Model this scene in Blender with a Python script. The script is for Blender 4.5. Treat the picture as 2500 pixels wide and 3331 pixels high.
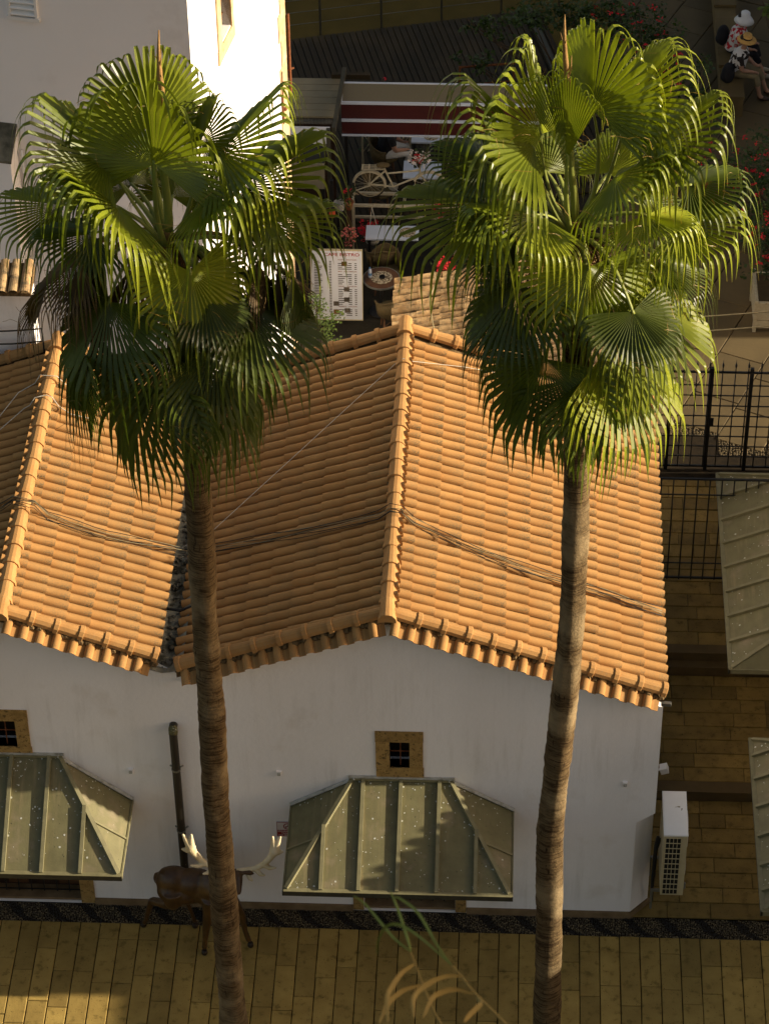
import bpy, math, random
from mathutils import Vector, Matrix, Euler
for _o in list(bpy.data.objects): bpy.data.objects.remove(_o)
V = Vector; R = math.radians
scene = bpy.context.scene
COL = scene.collection
# ---------------------------------------------------------------- camera
cd = bpy.data.cameras.new('camera'); cam = bpy.data.objects.new('camera', cd); COL.objects.link(cam)
yaw, pitch, roll = R(-3.144), R(41.308), R(-.884)
fwd = V((math.sin(yaw)*math.cos(pitch), math.cos(yaw)*math.cos(pitch), -math.sin(pitch)))
rgt = V((math.cos(yaw), -math.sin(yaw), 0)); upv = rgt.cross(fwd)
rr = rgt*math.cos(roll) + upv*math.sin(roll); uu = upv*math.cos(roll) - rgt*math.sin(roll)
cam.matrix_world = Matrix(((rr.x, uu.x, -fwd.x, 1.469), (rr.y, uu.y, -fwd.y, -27.162), (rr.z, uu.z, -fwd.z, 31.523), (0, 0, 0, 1)))
cd.sensor_fit = 'HORIZONTAL'; cd.sensor_width = 24; cd.lens = 24*9335.6/2500
cd.clip_start = .5; cd.clip_end = 1500
cd.dof.use_dof = True; cd.dof.focus_distance = 36; cd.dof.aperture_fstop = 20
scene.camera = cam
scene.render.resolution_x = 768; scene.render.resolution_y = 1024
# ---------------------------------------------------------------- light
SUN_EL, SUN_AZ = R(17.9), R(1.4)      # azimuth: from +X turned a little to +Y
sdir = V((math.cos(SUN_EL)*math.cos(SUN_AZ), math.cos(SUN_EL)*math.sin(SUN_AZ), math.sin(SUN_EL)))
sl = bpy.data.lights.new('sun', 'SUN'); sl.energy = 5.0; sl.angle = R(.5); sl.color = (1, .88, .69)
so = bpy.data.objects.new('sun', sl); COL.objects.link(so); so.location = (40, 0, 40)
so.rotation_euler = (-sdir).to_track_quat('-Z', 'Y').to_euler()
w = bpy.data.worlds.new('World'); scene.world = w; w.use_nodes = True
nt = w.node_tree; bg = nt.nodes['Background']
sky = nt.nodes.new('ShaderNodeTexSky'); sky.sky_type = 'NISHITA'; sky.sun_disc = False
sky.sun_elevation = SUN_EL; sky.sun_rotation = R(90) - SUN_AZ
sky.air_density = 1.0; sky.dust_density = 2.5; sky.ozone_density = .6
tint = nt.nodes.new('ShaderNodeMixRGB'); tint.blend_type = 'MULTIPLY'; tint.inputs[0].default_value = 1
tint.inputs[2].default_value = (1.0, .87, .75, 1)
nt.links.new(sky.outputs[0], tint.inputs[1]); nt.links.new(tint.outputs[0], bg.inputs[0]); bg.inputs[1].default_value = .094
scene.view_settings.view_transform = 'Standard'; scene.view_settings.look = 'None'
scene.view_settings.gamma = 1; scene.view_settings.exposure = .95; scene.view_settings.use_curve_mapping = False

# ---------------------------------------------------------------- helpers
class MB:
    def __init__(s): s.v = []; s.f = []; s.uv = {}; s.at = None
    def add(s, vs, fs):
        o = len(s.v); s.v += [tuple(p) for p in vs]; s.f += [tuple(i+o for i in q) for q in fs]
    def box(s, x0, x1, y0, y1, z0, z1):
        s.add([(x0,y0,z0),(x1,y0,z0),(x1,y1,z0),(x0,y1,z0),(x0,y0,z1),(x1,y0,z1),(x1,y1,z1),(x0,y1,z1)],
              [(0,3,2,1),(4,5,6,7),(0,1,5,4),(1,2,6,5),(2,3,7,6),(3,0,4,7)]); return s
    def obox(s, c, X, Y, Z, a, b, h):
        c = V(c); X = V(X).normalized(); Y = V(Y).normalized(); Z = V(Z).normalized(); vs = []
        for k in (-1, 1):
            for i, j in ((-1,-1),(1,-1),(1,1),(-1,1)): vs.append(c + X*a*i + Y*b*j + Z*h*k)
        s.add(vs, [(0,3,2,1),(4,5,6,7),(0,1,5,4),(1,2,6,5),(2,3,7,6),(3,0,4,7)]); return s
    def bar(s, p, q, wd, h, up=(0,0,1)):
        p = V(p); q = V(q); d = (q-p); l = d.length; d.normalize()
        sd = d.cross(V(up)); sd = sd.normalized() if sd.length > 1e-5 else V((1,0,0)); n = sd.cross(d)
        return s.obox((p+q)/2, d, sd, n, l/2, wd/2, h/2)
    def tube(s, pts, rad, n=8, caps=True, sq=1.0):
        pts = [V(p) for p in pts]; m = len(pts)
        if not hasattr(rad, '__len__'): rad = [rad]*m
        t0 = (pts[1]-pts[0]).normalized(); a = V((0,0,1)) if abs(t0.z) < .9 else V((1,0,0))
        nrm = (a - t0*a.dot(t0)).normalized(); vs = []; fs = []
        for i in range(m):
            t = (pts[min(i+1,m-1)]-pts[max(i-1,0)]).normalized()
            nrm = (nrm - t*nrm.dot(t)); nrm = nrm.normalized() if nrm.length > 1e-6 else t.orthogonal().normalized()
            b = t.cross(nrm)
            for k in range(n):
                an = 2*math.pi*k/n; vs.append(pts[i] + (nrm*math.cos(an)*sq + b*math.sin(an))*rad[i])
        for i in range(m-1):
            for k in range(n): fs.append((i*n+k, i*n+(k+1)%n, (i+1)*n+(k+1)%n, (i+1)*n+k))
        if caps: fs.append(tuple(range(n-1,-1,-1))); fs.append(tuple((m-1)*n+k for k in range(n)))
        s.add(vs, fs); return s
    def lathe(s, prof, c, n=16, axis=(0,0,1)):
        c = V(c); z = V(axis).normalized(); x = z.orthogonal().normalized(); y = z.cross(x); vs = []; fs = []; m = len(prof)
        for r, h in prof:
            for k in range(n):
                an = 2*math.pi*k/n; vs.append(c + x*(r*math.cos(an)) + y*(r*math.sin(an)) + z*h)
        for i in range(m-1):
            for k in range(n): fs.append((i*n+k, i*n+(k+1)%n, (i+1)*n+(k+1)%n, (i+1)*n+k))
        fs.append(tuple(range(n-1,-1,-1))); fs.append(tuple((m-1)*n+k for k in range(n)))
        s.add(vs, fs); return s
    def ell(s, c, r, n=12, m=8, rot=None):
        c = V(c); vs = []; fs = []
        if not hasattr(r, '__len__'): r = (r, r, r)
        for i in range(1, m):
            th = math.pi*i/m
            for k in range(n):
                an = 2*math.pi*k/n; p = V((r[0]*math.sin(th)*math.cos(an), r[1]*math.sin(th)*math.sin(an), r[2]*math.cos(th)))
                if rot is not None: p = rot @ p
                vs.append(c+p)
        a = V((0,0,r[2])); a = rot @ a if rot is not None else a
        vs += [c+a, c-a]; tp = len(vs)-2
        for k in range(n):
            fs.append((tp, k, (k+1)%n)); fs.append((tp+1, (m-2)*n+(k+1)%n, (m-2)*n+k))
        for i in range(m-2):
            for k in range(n): fs.append((i*n+k, (i+1)*n+k, (i+1)*n+(k+1)%n, i*n+(k+1)%n))
        s.add(vs, fs); return s
    def build(s, name, mat, parent=None, smooth=False, local=False):
        me = bpy.data.meshes.new(name); me.from_pydata(s.v, [], s.f); me.materials.append(M[mat] if isinstance(mat, str) else mat)
        if smooth: me.polygons.foreach_set('use_smooth', [True]*len(me.polygons))
        me.update(); return link(name, me, parent, local)
def link(name, me, parent=None, local=False):
    o = bpy.data.objects.new(name, me); COL.objects.link(o)
    if parent is not None:
        o.parent = parent
        if not local and parent.type == 'EMPTY': o.matrix_parent_inverse = Matrix.Translation(-parent.location)
    return o
def tag(o, label=None, cat=None, group=None, kind=None):
    if label: o['label'] = label
    if cat: o['category'] = cat
    if group: o['group'] = group
    if kind: o['kind'] = kind
    return o
def thing(name, label, cat, loc=(0,0,0), rz=0, group=None):
    o = bpy.data.objects.new(name, None); COL.objects.link(o); o.location = loc; o.rotation_euler = (0,0,rz); o.empty_display_size = .1
    return tag(o, label, cat, group)
def copy_tree(root, loc, rz, label, group=None):
    r = root.copy(); COL.objects.link(r); r.location = loc; r.rotation_euler = (0,0,rz); r['label'] = label
    if group: r['group'] = group
    for ch in root.children:
        c = ch.copy(); COL.objects.link(c); c.parent = r
        for g in ch.children:
            d = g.copy(); COL.objects.link(d); d.parent = c
    return r
def inst(name, me, mtx, parent):
    o = bpy.data.objects.new(name, me); COL.objects.link(o); o.parent = parent
    if parent.type == 'EMPTY': o.matrix_parent_inverse = Matrix.Translation(-parent.location)
    o.matrix_basis = mtx; return o
def axes(x, y, z, o):
    return Matrix(((x[0],y[0],z[0],o[0]),(x[1],y[1],z[1],o[1]),(x[2],y[2],z[2],o[2]),(0,0,0,1)))

# ---------------------------------------------------------------- materials
M = {}
def nd(t, ty, **k):
    n = t.nodes.new(ty)
    for a, b in k.items(): setattr(n, a, b)
    return n
def noise(t, vec, scale, detail=4, rough=.55):
    n = nd(t, 'ShaderNodeTexNoise'); n.inputs['Scale'].default_value = scale; n.inputs['Detail'].default_value = detail; n.inputs['Roughness'].default_value = rough
    t.links.new(vec, n.inputs['Vector']); return n.outputs['Fac']
def ramp(t, fac, a, b):
    r = nd(t, 'ShaderNodeMapRange'); r.inputs[1].default_value = a; r.inputs[2].default_value = b; t.links.new(fac, r.inputs[0]); return r.outputs[0]
def mixc(t, fac, a, b, mode='MIX'):
    m = nd(t, 'ShaderNodeMixRGB', blend_type=mode)
    if isinstance(fac, float): m.inputs[0].default_value = fac
    else: t.links.new(fac, m.inputs[0])
    for i, c in ((1, a), (2, b)):
        if isinstance(c, tuple): m.inputs[i].default_value = (*c, 1)
        else: t.links.new(c, m.inputs[i])
    return m.outputs[0]
def mul(t, a, b):
    m = nd(t, 'ShaderNodeMath', operation='MULTIPLY'); t.links.new(a, m.inputs[0])
    if isinstance(b, (int, float)): m.inputs[1].default_value = b
    else: t.links.new(b, m.inputs[1])
    return m.outputs[0]
def pm(name, c1, c2=None, scale=3, rough=.8, bump=0, bscale=40, spec=.3, metal=0, stain=None, stain_s=1.5, stain_r=(.55,.75), speck=None, speck_s=60, speck_r=(.72,.78), obrand=0, ext=None):
    m = bpy.data.materials.new(name); m.use_nodes = True; t = m.node_tree; p = t.nodes['Principled BSDF']
    geo = nd(t, 'ShaderNodeNewGeometry'); vec = geo.outputs['Position']
    col = c1
    if c2 is None: c2 = tuple(x*.75 for x in c1)
    col = mixc(t, ramp(t, noise(t, vec, scale), .3, .7), c1, c2)
    if obrand:
        oi = nd(t, 'ShaderNodeObjectInfo'); r = nd(t, 'ShaderNodeMapRange'); t.links.new(oi.outputs['Random'], r.inputs[0])
        r.inputs[3].default_value = 1-obrand; r.inputs[4].default_value = 1+obrand*.6
        cc = nd(t, 'ShaderNodeCombineXYZ')
        for i in range(3): t.links.new(r.outputs[0], cc.inputs[i])
        col = mixc(t, 1.0, col, cc.outputs[0], 'MULTIPLY')
    if stain: col = mixc(t, ramp(t, noise(t, vec, stain_s, 6, .6), *stain_r), col, stain)
    if speck: col = mixc(t, ramp(t, noise(t, vec, speck_s, 2), *speck_r), col, speck)
    if ext: col = ext(t, vec, col)
    if isinstance(col, tuple): p.inputs['Base Color'].default_value = (*col, 1)
    else: t.links.new(col, p.inputs['Base Color'])
    p.inputs['Roughness'].default_value = rough; p.inputs['Specular IOR Level'].default_value = spec; p.inputs['Metallic'].default_value = metal
    if bump:
        b = nd(t, 'ShaderNodeBump'); b.inputs['Strength'].default_value = bump; b.inputs['Distance'].default_value = .02
        t.links.new(noise(t, vec, bscale, 6, .65), b.inputs['Height']); t.links.new(b.outputs[0], p.inputs['Normal'])
    M[name] = m; return m
def tile_ext(t, vec, col):
    uv = nd(t, 'ShaderNodeUVMap'); uv.uv_map = 'UVMap'; sx = nd(t, 'ShaderNodeSeparateXYZ'); t.links.new(uv.outputs[0], sx.inputs[0])
    wn = nd(t, 'ShaderNodeTexWhiteNoise', noise_dimensions='2D'); vm = nd(t, 'ShaderNodeVectorMath', operation='FLOOR'); t.links.new(uv.outputs[0], vm.inputs[0]); t.links.new(vm.outputs[0], wn.inputs['Vector'])
    fr = nd(t, 'ShaderNodeMath', operation='FRACT'); t.links.new(sx.outputs[0], fr.inputs[0])
    fy = nd(t, 'ShaderNodeMath', operation='FRACT'); t.links.new(sx.outputs[1], fy.inputs[0])
    # lichen crust, thickest near the lower end of each tile and in patches over the roof
    big = ramp(t, noise(t, vec, .9, 3), .36, .56); fine = ramp(t, noise(t, vec, 55, 4, .7), .43, .56)
    end = ramp(t, fr.outputs[0], .35, .85)
    edge = ramp(t, fy.outputs[0], .45, .1)
    a = mul(t, mul(t, big, fine), end)
    col = mixc(t, mul(t, a, edge), col, (.16, .12, .06))
    col = mixc(t, mul(t, ramp(t, fy.outputs[0], .70, .76), .38), col, (.16, .085, .03))  # flat pans painted darker, deepens the shade in the grooves
    return mixc(t, mul(t, mul(t, fine, ramp(t, noise(t, vec, 2.2, 3), .46, .66)), .5), col, (.22, .15, .07))
pm('tile', (.415, .222, .074), (.345, .168, .05), 2.5, .85, .12, 60, .2, obrand=.09, ext=tile_ext)
pm('ridge', (.41, .222, .077), (.345, .175, .056), 4, .85, .2, 50, .2, speck=(.3,.19,.09), speck_s=35, speck_r=(.6,.75), obrand=.1)
pm('oldtile', (.55, .38, .19), (.33, .2, .09), 6, .95, .5, 40, .1, stain=(.13,.1,.06), stain_s=9, stain_r=(.48,.68), obrand=.3)
pm('mortar', (.2, .13, .06), (.07, .045, .02), 25, 1, .8, 40, .1)
pm('valleycement', (.34, .31, .22), (.2, .18, .12), 5, .95, .7, 22, .15, stain=(.06,.055,.035), stain_s=3.5, stain_r=(.5,.62))
pm('cement', (.2, .18, .13), (.07, .065, .045), 5, .95, .7, 22, .15, stain=(.03,.028,.018), stain_s=3.5, stain_r=(.5,.62))
def streak_ext(c, sx, sy, sz, lo, hi, f):
    def e(t, vec, col):
        mp = nd(t, 'ShaderNodeMapping'); mp.inputs['Scale'].default_value = (sx, sy, sz); t.links.new(vec, mp.inputs[0])
        return mixc(t, mul(t, mul(t, ramp(t, noise(t, mp.outputs[0], 1, 5, .65), lo, hi), ramp(t, noise(t, vec, .8, 3), .42, .62)), f), col, c)
    return e
pm('plaster', (.87, .83, .80), (.83, .79, .755), 1.2, .92, .28, 14, .2, stain=(.68,.61,.53), stain_s=1.1, stain_r=(.58,.85), ext=streak_ext((.5,.45,.38), 7, 7, .55, .5, .72, .36))
pm('plaster2', (.86, .83, .80), (.82, .785, .75), .7, .92, .12, 9, .2, stain=(.58,.53,.47), stain_s=.6, stain_r=(.6,.85), speck=(.3,.26,.2), speck_s=8, speck_r=(.78,.8))
pm('plinth', (.24, .16, .08), (.15, .095, .045), 6, .9, .4, 30)
pm('sandstone', (.43, .275, .095), (.30, .185, .062), 9, .95, .9, 60, .15, stain=(.12,.08,.03), stain_s=22, stain_r=(.55,.66), speck=(.06,.04,.018), speck_s=50, speck_r=(.64,.7), obrand=.2)
pm('quoin', (.62, .47, .28), (.45, .3, .15), 4, .95, .6, 30, .15, stain=(.3,.2,.1), stain_s=5)
pm('metalroof', (.165, .148, .065), (.12, .106, .045), 5, .62, .12, 30, .45, stain=(.25,.2,.12), stain_s=2.5, speck=(.05,.045,.02), speck_s=26, speck_r=(.7,.74), ext=streak_ext((.26,.2,.1), 14, 1.2, 1.2, .5, .68, .6))
pm('metalrib', (.21, .188, .095), (.155, .138, .068), 8, .6, .1, 30, .45)
pm('metaldark', (.055, .05, .03), (.03, .028, .018), 8, .6, .1, 30, .4)
pm('flash', (.5, .49, .44), (.3, .29, .24), 9, .9, .4, 30, stain=(.1,.09,.05), stain_s=8)
pm('lichen', (.6, .6, .53), (.48, .48, .4), 9, .95)
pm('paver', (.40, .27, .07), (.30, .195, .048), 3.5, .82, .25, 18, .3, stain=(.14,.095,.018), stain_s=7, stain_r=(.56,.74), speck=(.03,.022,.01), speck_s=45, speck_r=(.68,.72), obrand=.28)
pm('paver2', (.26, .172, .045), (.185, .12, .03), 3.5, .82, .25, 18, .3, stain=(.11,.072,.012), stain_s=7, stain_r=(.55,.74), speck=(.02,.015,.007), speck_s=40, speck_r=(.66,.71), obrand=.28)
pm('stepstone', (.12, .08, .03), (.09, .06, .022), 4, .8, .2, 20, .3)
pm('joint', (.028, .02, .011), (.015, .011, .007), 9, 1, .5, 60, .1)
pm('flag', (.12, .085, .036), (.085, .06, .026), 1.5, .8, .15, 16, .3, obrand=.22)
pm('sand', (.11, .08, .02), (.08, .058, .014), 2, .95, .4, 40, .1)
pm('earth', (.07, .05, .025), (.04, .03, .016), 2, 1, .6, 20, .1)
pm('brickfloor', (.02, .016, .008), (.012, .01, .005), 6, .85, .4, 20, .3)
pm('pebble', (.10, .075, .04), (.045, .035, .02), 60, .6, 0, 10, .4)
pm('pebbledark', (.02, .017, .012), (.012, .01, .008), 60, .6, 0, 10, .4)
pm('pebblelight', (.27, .2, .1), (.13, .095, .045), 60, .6, 0, 10, .4)
def plank_ext(t, vec, col):
    return mixc(t, ramp(t, noise(t, vec, 1.1, 3), .5, .75), col, (.055, .036, .014))
pm('deck', (.032, .021, .006), (.02, .013, .004), 6, .75, .2, 30, .3, obrand=.2, ext=plank_ext)
pm('iron', (.012, .011, .01), (.008, .008, .007), 9, .5, .1, 40, .4)
pm('steel', (.25, .25, .22), (.2, .2, .17), 9, .4, 0, 40, .5, metal=.7)
pm('rust', (.2, .07, .025), (.1, .035, .015), 14, .85, .4, 40, .2)
pm('pipe', (.028, .022, .014), (.02, .016, .01), 6, .5, .1, 30, .4, speck=(.2,.18,.14), speck_s=18, speck_r=(.7,.74))
pm('pipecap', (.13, .12, .05), (.07, .065, .03), 16, .9, .4, 40, speck=(.4,.4,.33), speck_s=40, speck_r=(.6,.66))
pm('white', (.78, .76, .72), (.74, .72, .67), 5, .45, 0, 40, .4, speck=(.25,.2,.12), speck_s=11, speck_r=(.72,.74))
pm('cream', (.55, .47, .28), (.48, .4, .23), 5, .55, 0, 40, .4)
pm('creampaint', (.45, .4, .28), (.36, .31, .2), 15, .5, 0, 40, .4, speck=(.25,.14,.06), speck_s=30, speck_r=(.66,.72))
pm('panelwood', (.2, .18, .12), (.15, .13, .085), 2, .7, .1, 12, .3)
pm('bluewhite', (.52, .57, .66), (.48, .53, .62), 3, .35, 0, 40, .4)
pm('black', (.008, .008, .008), (.006, .006, .006), 5, .6)
pm('rubber', (.012, .011, .009), (.02, .018, .014), 12, .7)
pm('whitecable', (.6, .57, .48), (.5, .46, .37), 12, .6)
pm('tancable', (.3, .24, .13), (.2, .16, .08), 12, .6)
pm('wood', (.12, .055, .022), (.07, .03, .012), 9, .5, .1, 30, .4)
pm('darkwood', (.045, .022, .012), (.025, .012, .007), 9, .5, .1, 30, .4)
pm('maroon', (.06, .005, .004), (.042, .0035, .003), 2, .55, .05, 20, .35)
pm('rattan', (.11, .078, .03), (.065, .045, .017), 40, .75, .4, 70, .3)
pm('seatcloth', (.07, .054, .02), (.05, .038, .014), 9, .9, .2, 60)
pm('terracotta', (.3, .1, .04), (.24, .08, .035), 7, .8, .1, 40)
pm('orange', (.6, .1, .03), (.5, .08, .025), 7, .6)
pm('potwhite', (.6, .58, .53), (.5, .48, .43), 5, .5)
pm('bronze', (.085, .04, .008), (.042, .019, .005), 5, .42, .15, 12, .5, speck=(.02,.009,.004), speck_s=20, speck_r=(.6,.8))
pm('antler', (.72, .62, .42), (.52, .4, .2), 7, .55, .2, 30, .35)
pm('hoof', (.03, .016, .006), (.02, .01, .004), 5, .5)
pm('leafbase', (.32, .19, .06), (.15, .08, .028), 8, .9, .4, 30, .15)
pm('fibre', (.30, .2, .085), (.15, .095, .04), 20, .95)
pm('fruit', (.16, .09, .025), (.07, .035, .012), 30, .6)
pm('branch', (.09, .06, .035), (.05, .034, .02), 12, .9, .3, 40)
pm('spear', (.34, .2, .07), (.2, .11, .035), 12, .8, .4, 40, .2)
pm('straw', (.36, .22, .05), (.3, .21, .055), 9, .7)
pm('greenstem', (.24, .27, .04), (.28, .27, .05), 9, .6)
pm('skin', (.36, .2, .13), (.32, .17, .11), 6, .6, 0, 40, .35)
pm('cloth_red', (.5, .5, .5), (.35, .02, .03), 9, .9, ext=lambda t, v, c: mixc(t, ramp(t, noise(t, v, 12, 1), .46, .52), (.45, .015, .025), (.6, .58, .56)))
pm('cloth_bw', (.5, .5, .5), (.35, .02, .03), 9, .9, ext=lambda t, v, c: mixc(t, ramp(t, noise(t, v, 7, 2), .5, .53), (.6, .58, .57), (.02, .014, .012)))
pm('cloth_dark', (.015, .015, .018), (.01, .01, .012), 9, .9, .2, 50)
pm('cloth_khaki', (.2, .16, .09), (.16, .13, .07), 9, .9, .2, 50)
pm('cloth_white', (.6, .6, .58), (.55, .55, .52), 9, .9, .2, 50)
pm('hatwhite', (.62, .64, .66), (.55, .57, .6), 9, .9, .2, 60)
pm('hatstraw', (.62, .37, .11), (.5, .28, .08), 25, .85, .3, 80)
pm('hair', (.02, .012, .008), (.015, .009, .006), 9, .6)
pm('bench', (.15, .105, .042), (.11, .076, .03), 3, .85, .3, 25, .25, obrand=.12)
pm('signred', (.28, .01, .012), (.24, .009, .01), 5, .4, spec=.5)
pm('signwhite', (.62, .57, .55), (.6, .55, .53), 5, .4, spec=.5)
pm('print_red', (.42, .02, .02), None, 5, .6)
pm('print_brown', (.3, .09, .04), None, 5, .6)
pm('print_dark', (.07, .06, .055), None, 5, .6)
pm('board', (.74, .76, .82), (.7, .72, .78), 2, .4, spec=.5)
pm('photo_a', (.25, .06, .02), (.06, .1, .02), 40, .5)
pm('photo_b', (.02, .016, .013), (.2, .16, .12), 30, .5)
pm('blueplastic', (.1, .25, .5), None, 5, .3)
pm('red_flower', (.62, .018, .03), (.4, .008, .018), 8, .7)
pm('pink_flower', (.62, .2, .16), (.5, .1, .09), 8, .7)
pm('white_flower', (.65, .62, .58), (.6, .5, .45), 8, .7)
def bark_ext(t, vec, col):
    mp = nd(t, 'ShaderNodeMapping'); mp.inputs['Scale'].default_value = (1.2, 1.2, 16); t.links.new(vec, mp.inputs[0])
    rg = noise(t, mp.outputs[0], 3.2, 5, .7)
    col = mixc(t, ramp(t, rg, .46, .58), col, (.045, .027, .012))
    mp2 = nd(t, 'ShaderNodeMapping'); mp2.inputs['Scale'].default_value = (14, 14, 2.2); t.links.new(vec, mp2.inputs[0])
    col = mixc(t, ramp(t, noise(t, mp2.outputs[0], 2, 3), .62, .7), col, (.03, .018, .009))
    return mixc(t, mul(t, ramp(t, noise(t, vec, 1.3, 5, .6), .52, .66), .75), col, (.25, .185, .10))
pm('bark', (.165, .112, .054), (.09, .06, .028), 6, .95, .8, 28, .1, ext=bark_ext)
def leafmat(name, c1, c2, tip, trans=.35, rough=.42, scale=1.5):
    m = bpy.data.materials.new(name); m.use_nodes = True; t = m.node_tree; p = t.nodes['Principled BSDF']; out = t.nodes['Material Output']
    geo = nd(t, 'ShaderNodeNewGeometry'); vec = geo.outputs['Position']
    col = mixc(t, ramp(t, noise(t, vec, scale, 3), .35, .65), c1, c2)
    oi = nd(t, 'ShaderNodeObjectInfo'); r_ = nd(t, 'ShaderNodeMapRange'); t.links.new(oi.outputs['Random'], r_.inputs[0]); r_.inputs[3].default_value = .72; r_.inputs[4].default_value = 1.2
    cx_ = nd(t, 'ShaderNodeCombineXYZ'); [t.links.new(r_.outputs[0], cx_.inputs[i]) for i in range(3)]; col = mixc(t, 1.0, col, cx_.outputs[0], 'MULTIPLY')
    at = nd(t, 'ShaderNodeAttribute'); at.attribute_name = 'tip'
    tn = nd(t, 'ShaderNodeMath', operation='ADD'); t.links.new(at.outputs['Fac'], tn.inputs[0]); t.links.new(mul(t, noise(t, vec, 5, 2), .3), tn.inputs[1])
    col = mixc(t, ramp(t, tn.outputs[0], 1.06, 1.26), col, tip)
    t.links.new(col, p.inputs['Base Color']); p.inputs['Roughness'].default_value = rough; p.inputs['Specular IOR Level'].default_value = .36
    tr = nd(t, 'ShaderNodeBsdfTranslucent'); tc = mixc(t, 1.0, col, (1.25, 1.35, .55), 'MULTIPLY'); t.links.new(tc, tr.inputs[0])
    mx = nd(t, 'ShaderNodeMixShader'); mx.inputs[0].default_value = trans
    t.links.new(p.outputs[0], mx.inputs[1]); t.links.new(tr.outputs[0], mx.inputs[2]); t.links.new(mx.outputs[0], out.inputs['Surface'])
    M[name] = m
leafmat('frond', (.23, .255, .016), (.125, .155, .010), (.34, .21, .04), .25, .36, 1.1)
leafmat('frond_shaded', (.085, .11, .010), (.045, .063, .006), (.24, .14, .03), .24, .42, 1.1)  # darker green for lower fronds, shade of the crown put into the colour
leafmat('frond_dead', (.16, .095, .03), (.07, .042, .014), (.24, .14, .04), .2, .7, 3)
leafmat('petiole', (.24, .27, .05), (.2, .22, .045), (.2, .22, .04), .1, .4)
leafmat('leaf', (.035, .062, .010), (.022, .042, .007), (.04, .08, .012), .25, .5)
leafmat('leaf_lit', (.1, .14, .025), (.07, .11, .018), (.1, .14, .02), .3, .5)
gm = bpy.data.materials.new('glass'); gm.use_nodes = True; gp = gm.node_tree.nodes['Principled BSDF']
gp.inputs['Base Color'].default_value = (.02, .018, .014, 1); gp.inputs['Roughness'].default_value = .08; M['glass'] = gm
gm = bpy.data.materials.new('polycarb'); gm.use_nodes = True; gp = gm.node_tree.nodes['Principled BSDF']
gp.inputs['Base Color'].default_value = (.14, .12, .075, 1); gp.inputs['Roughness'].default_value = .25; M['polycarb'] = gm
gm = bpy.data.materials.new('darkpane'); gm.use_nodes = True; gp = gm.node_tree.nodes['Principled BSDF']
gp.inputs['Base Color'].default_value = (.006, .005, .004, 1); gp.inputs['Roughness'].default_value = .45; gp.inputs['Specular IOR Level'].default_value = .2; M['darkpane'] = gm
# ================================================================ setting
rnd = random.Random(7)
g = MB(); g.add([(-400,-400,-.06),(400,-400,-.06),(400,400,-.06),(-400,400,-.06)], [(0,1,2,3)])
tag(g.build('ground', 'earth'), 'dark bare earth under the whole old town', 'ground', kind='structure')

def slab_mesh(name, w_, l_, h_, mat, ch=.008):
    x, y = w_/2, l_/2; c = ch
    vs = [(-x,-y,0),(x,-y,0),(x,y,0),(-x,y,0),(-x,-y,h_-c),(x,-y,h_-c),(x,y,h_-c),(-x,y,h_-c),(-x+c,-y+c,h_),(x-c,-y+c,h_),(x-c,y-c,h_),(-x+c,y-c,h_)]
    fs = [(0,1,5,4),(1,2,6,5),(2,3,7,6),(3,0,4,7),(4,5,9,8),(5,6,10,9),(6,7,11,10),(7,4,8,11),(8,9,10,11)]
    me = bpy.data.meshes.new(name); me.from_pydata(vs, [], fs); me.materials.append(M[mat]); me.update(); return me
_sm = {}
def slab(name, cx, cy, z, w_, l_, mat, parent, h_=.05, rz=0):
    key = (round(w_, 2), round(l_, 2), mat)
    if key not in _sm: _sm[key] = slab_mesh(name, w_, l_, h_, mat)
    m = Matrix.Translation((cx, cy, z + rnd.uniform(-.004, .004))) @ Euler((rnd.uniform(-.004,.004), rnd.uniform(-.004,.004), rz + rnd.uniform(-.006,.006))).to_matrix().to_4x4()
    return inst(name, _sm[key], m, parent)
# street in front: long slabs running away from the viewer, in columns
street = tag(MB().box(-14, 30, -7, .02, -.2, -.025).build('street_pavement', 'joint'), 'ochre stone slab street in front of the white houses', 'pavement', kind='structure')
x = -6.3
while x < 6.4:
    y = -.385 - (rnd.random()*.35 if rnd.random() < .6 else 0); first = True
    y0 = -.375
    while y0 > -3.0:
        l = rnd.choice([.5,.65,.8,.95,1.1,1.3])
        if first: l = rnd.choice([.3,.5,.7,.9])
        first = False
        slab('paving_slab', x, y0 - l/2, -.05, .272, l - .008, 'paver', street); y0 -= l
    x += .285
far = MB(); far.box(-14, -6.45, -7, -.4, -.03, -.002); far.box(6.45, 30, -7, -.4, -.03, -.002); far.box(-6.45, 6.45, -7, -3.95, -.03, -.004)
far.build('outer_paving', 'paver', street)
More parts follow.
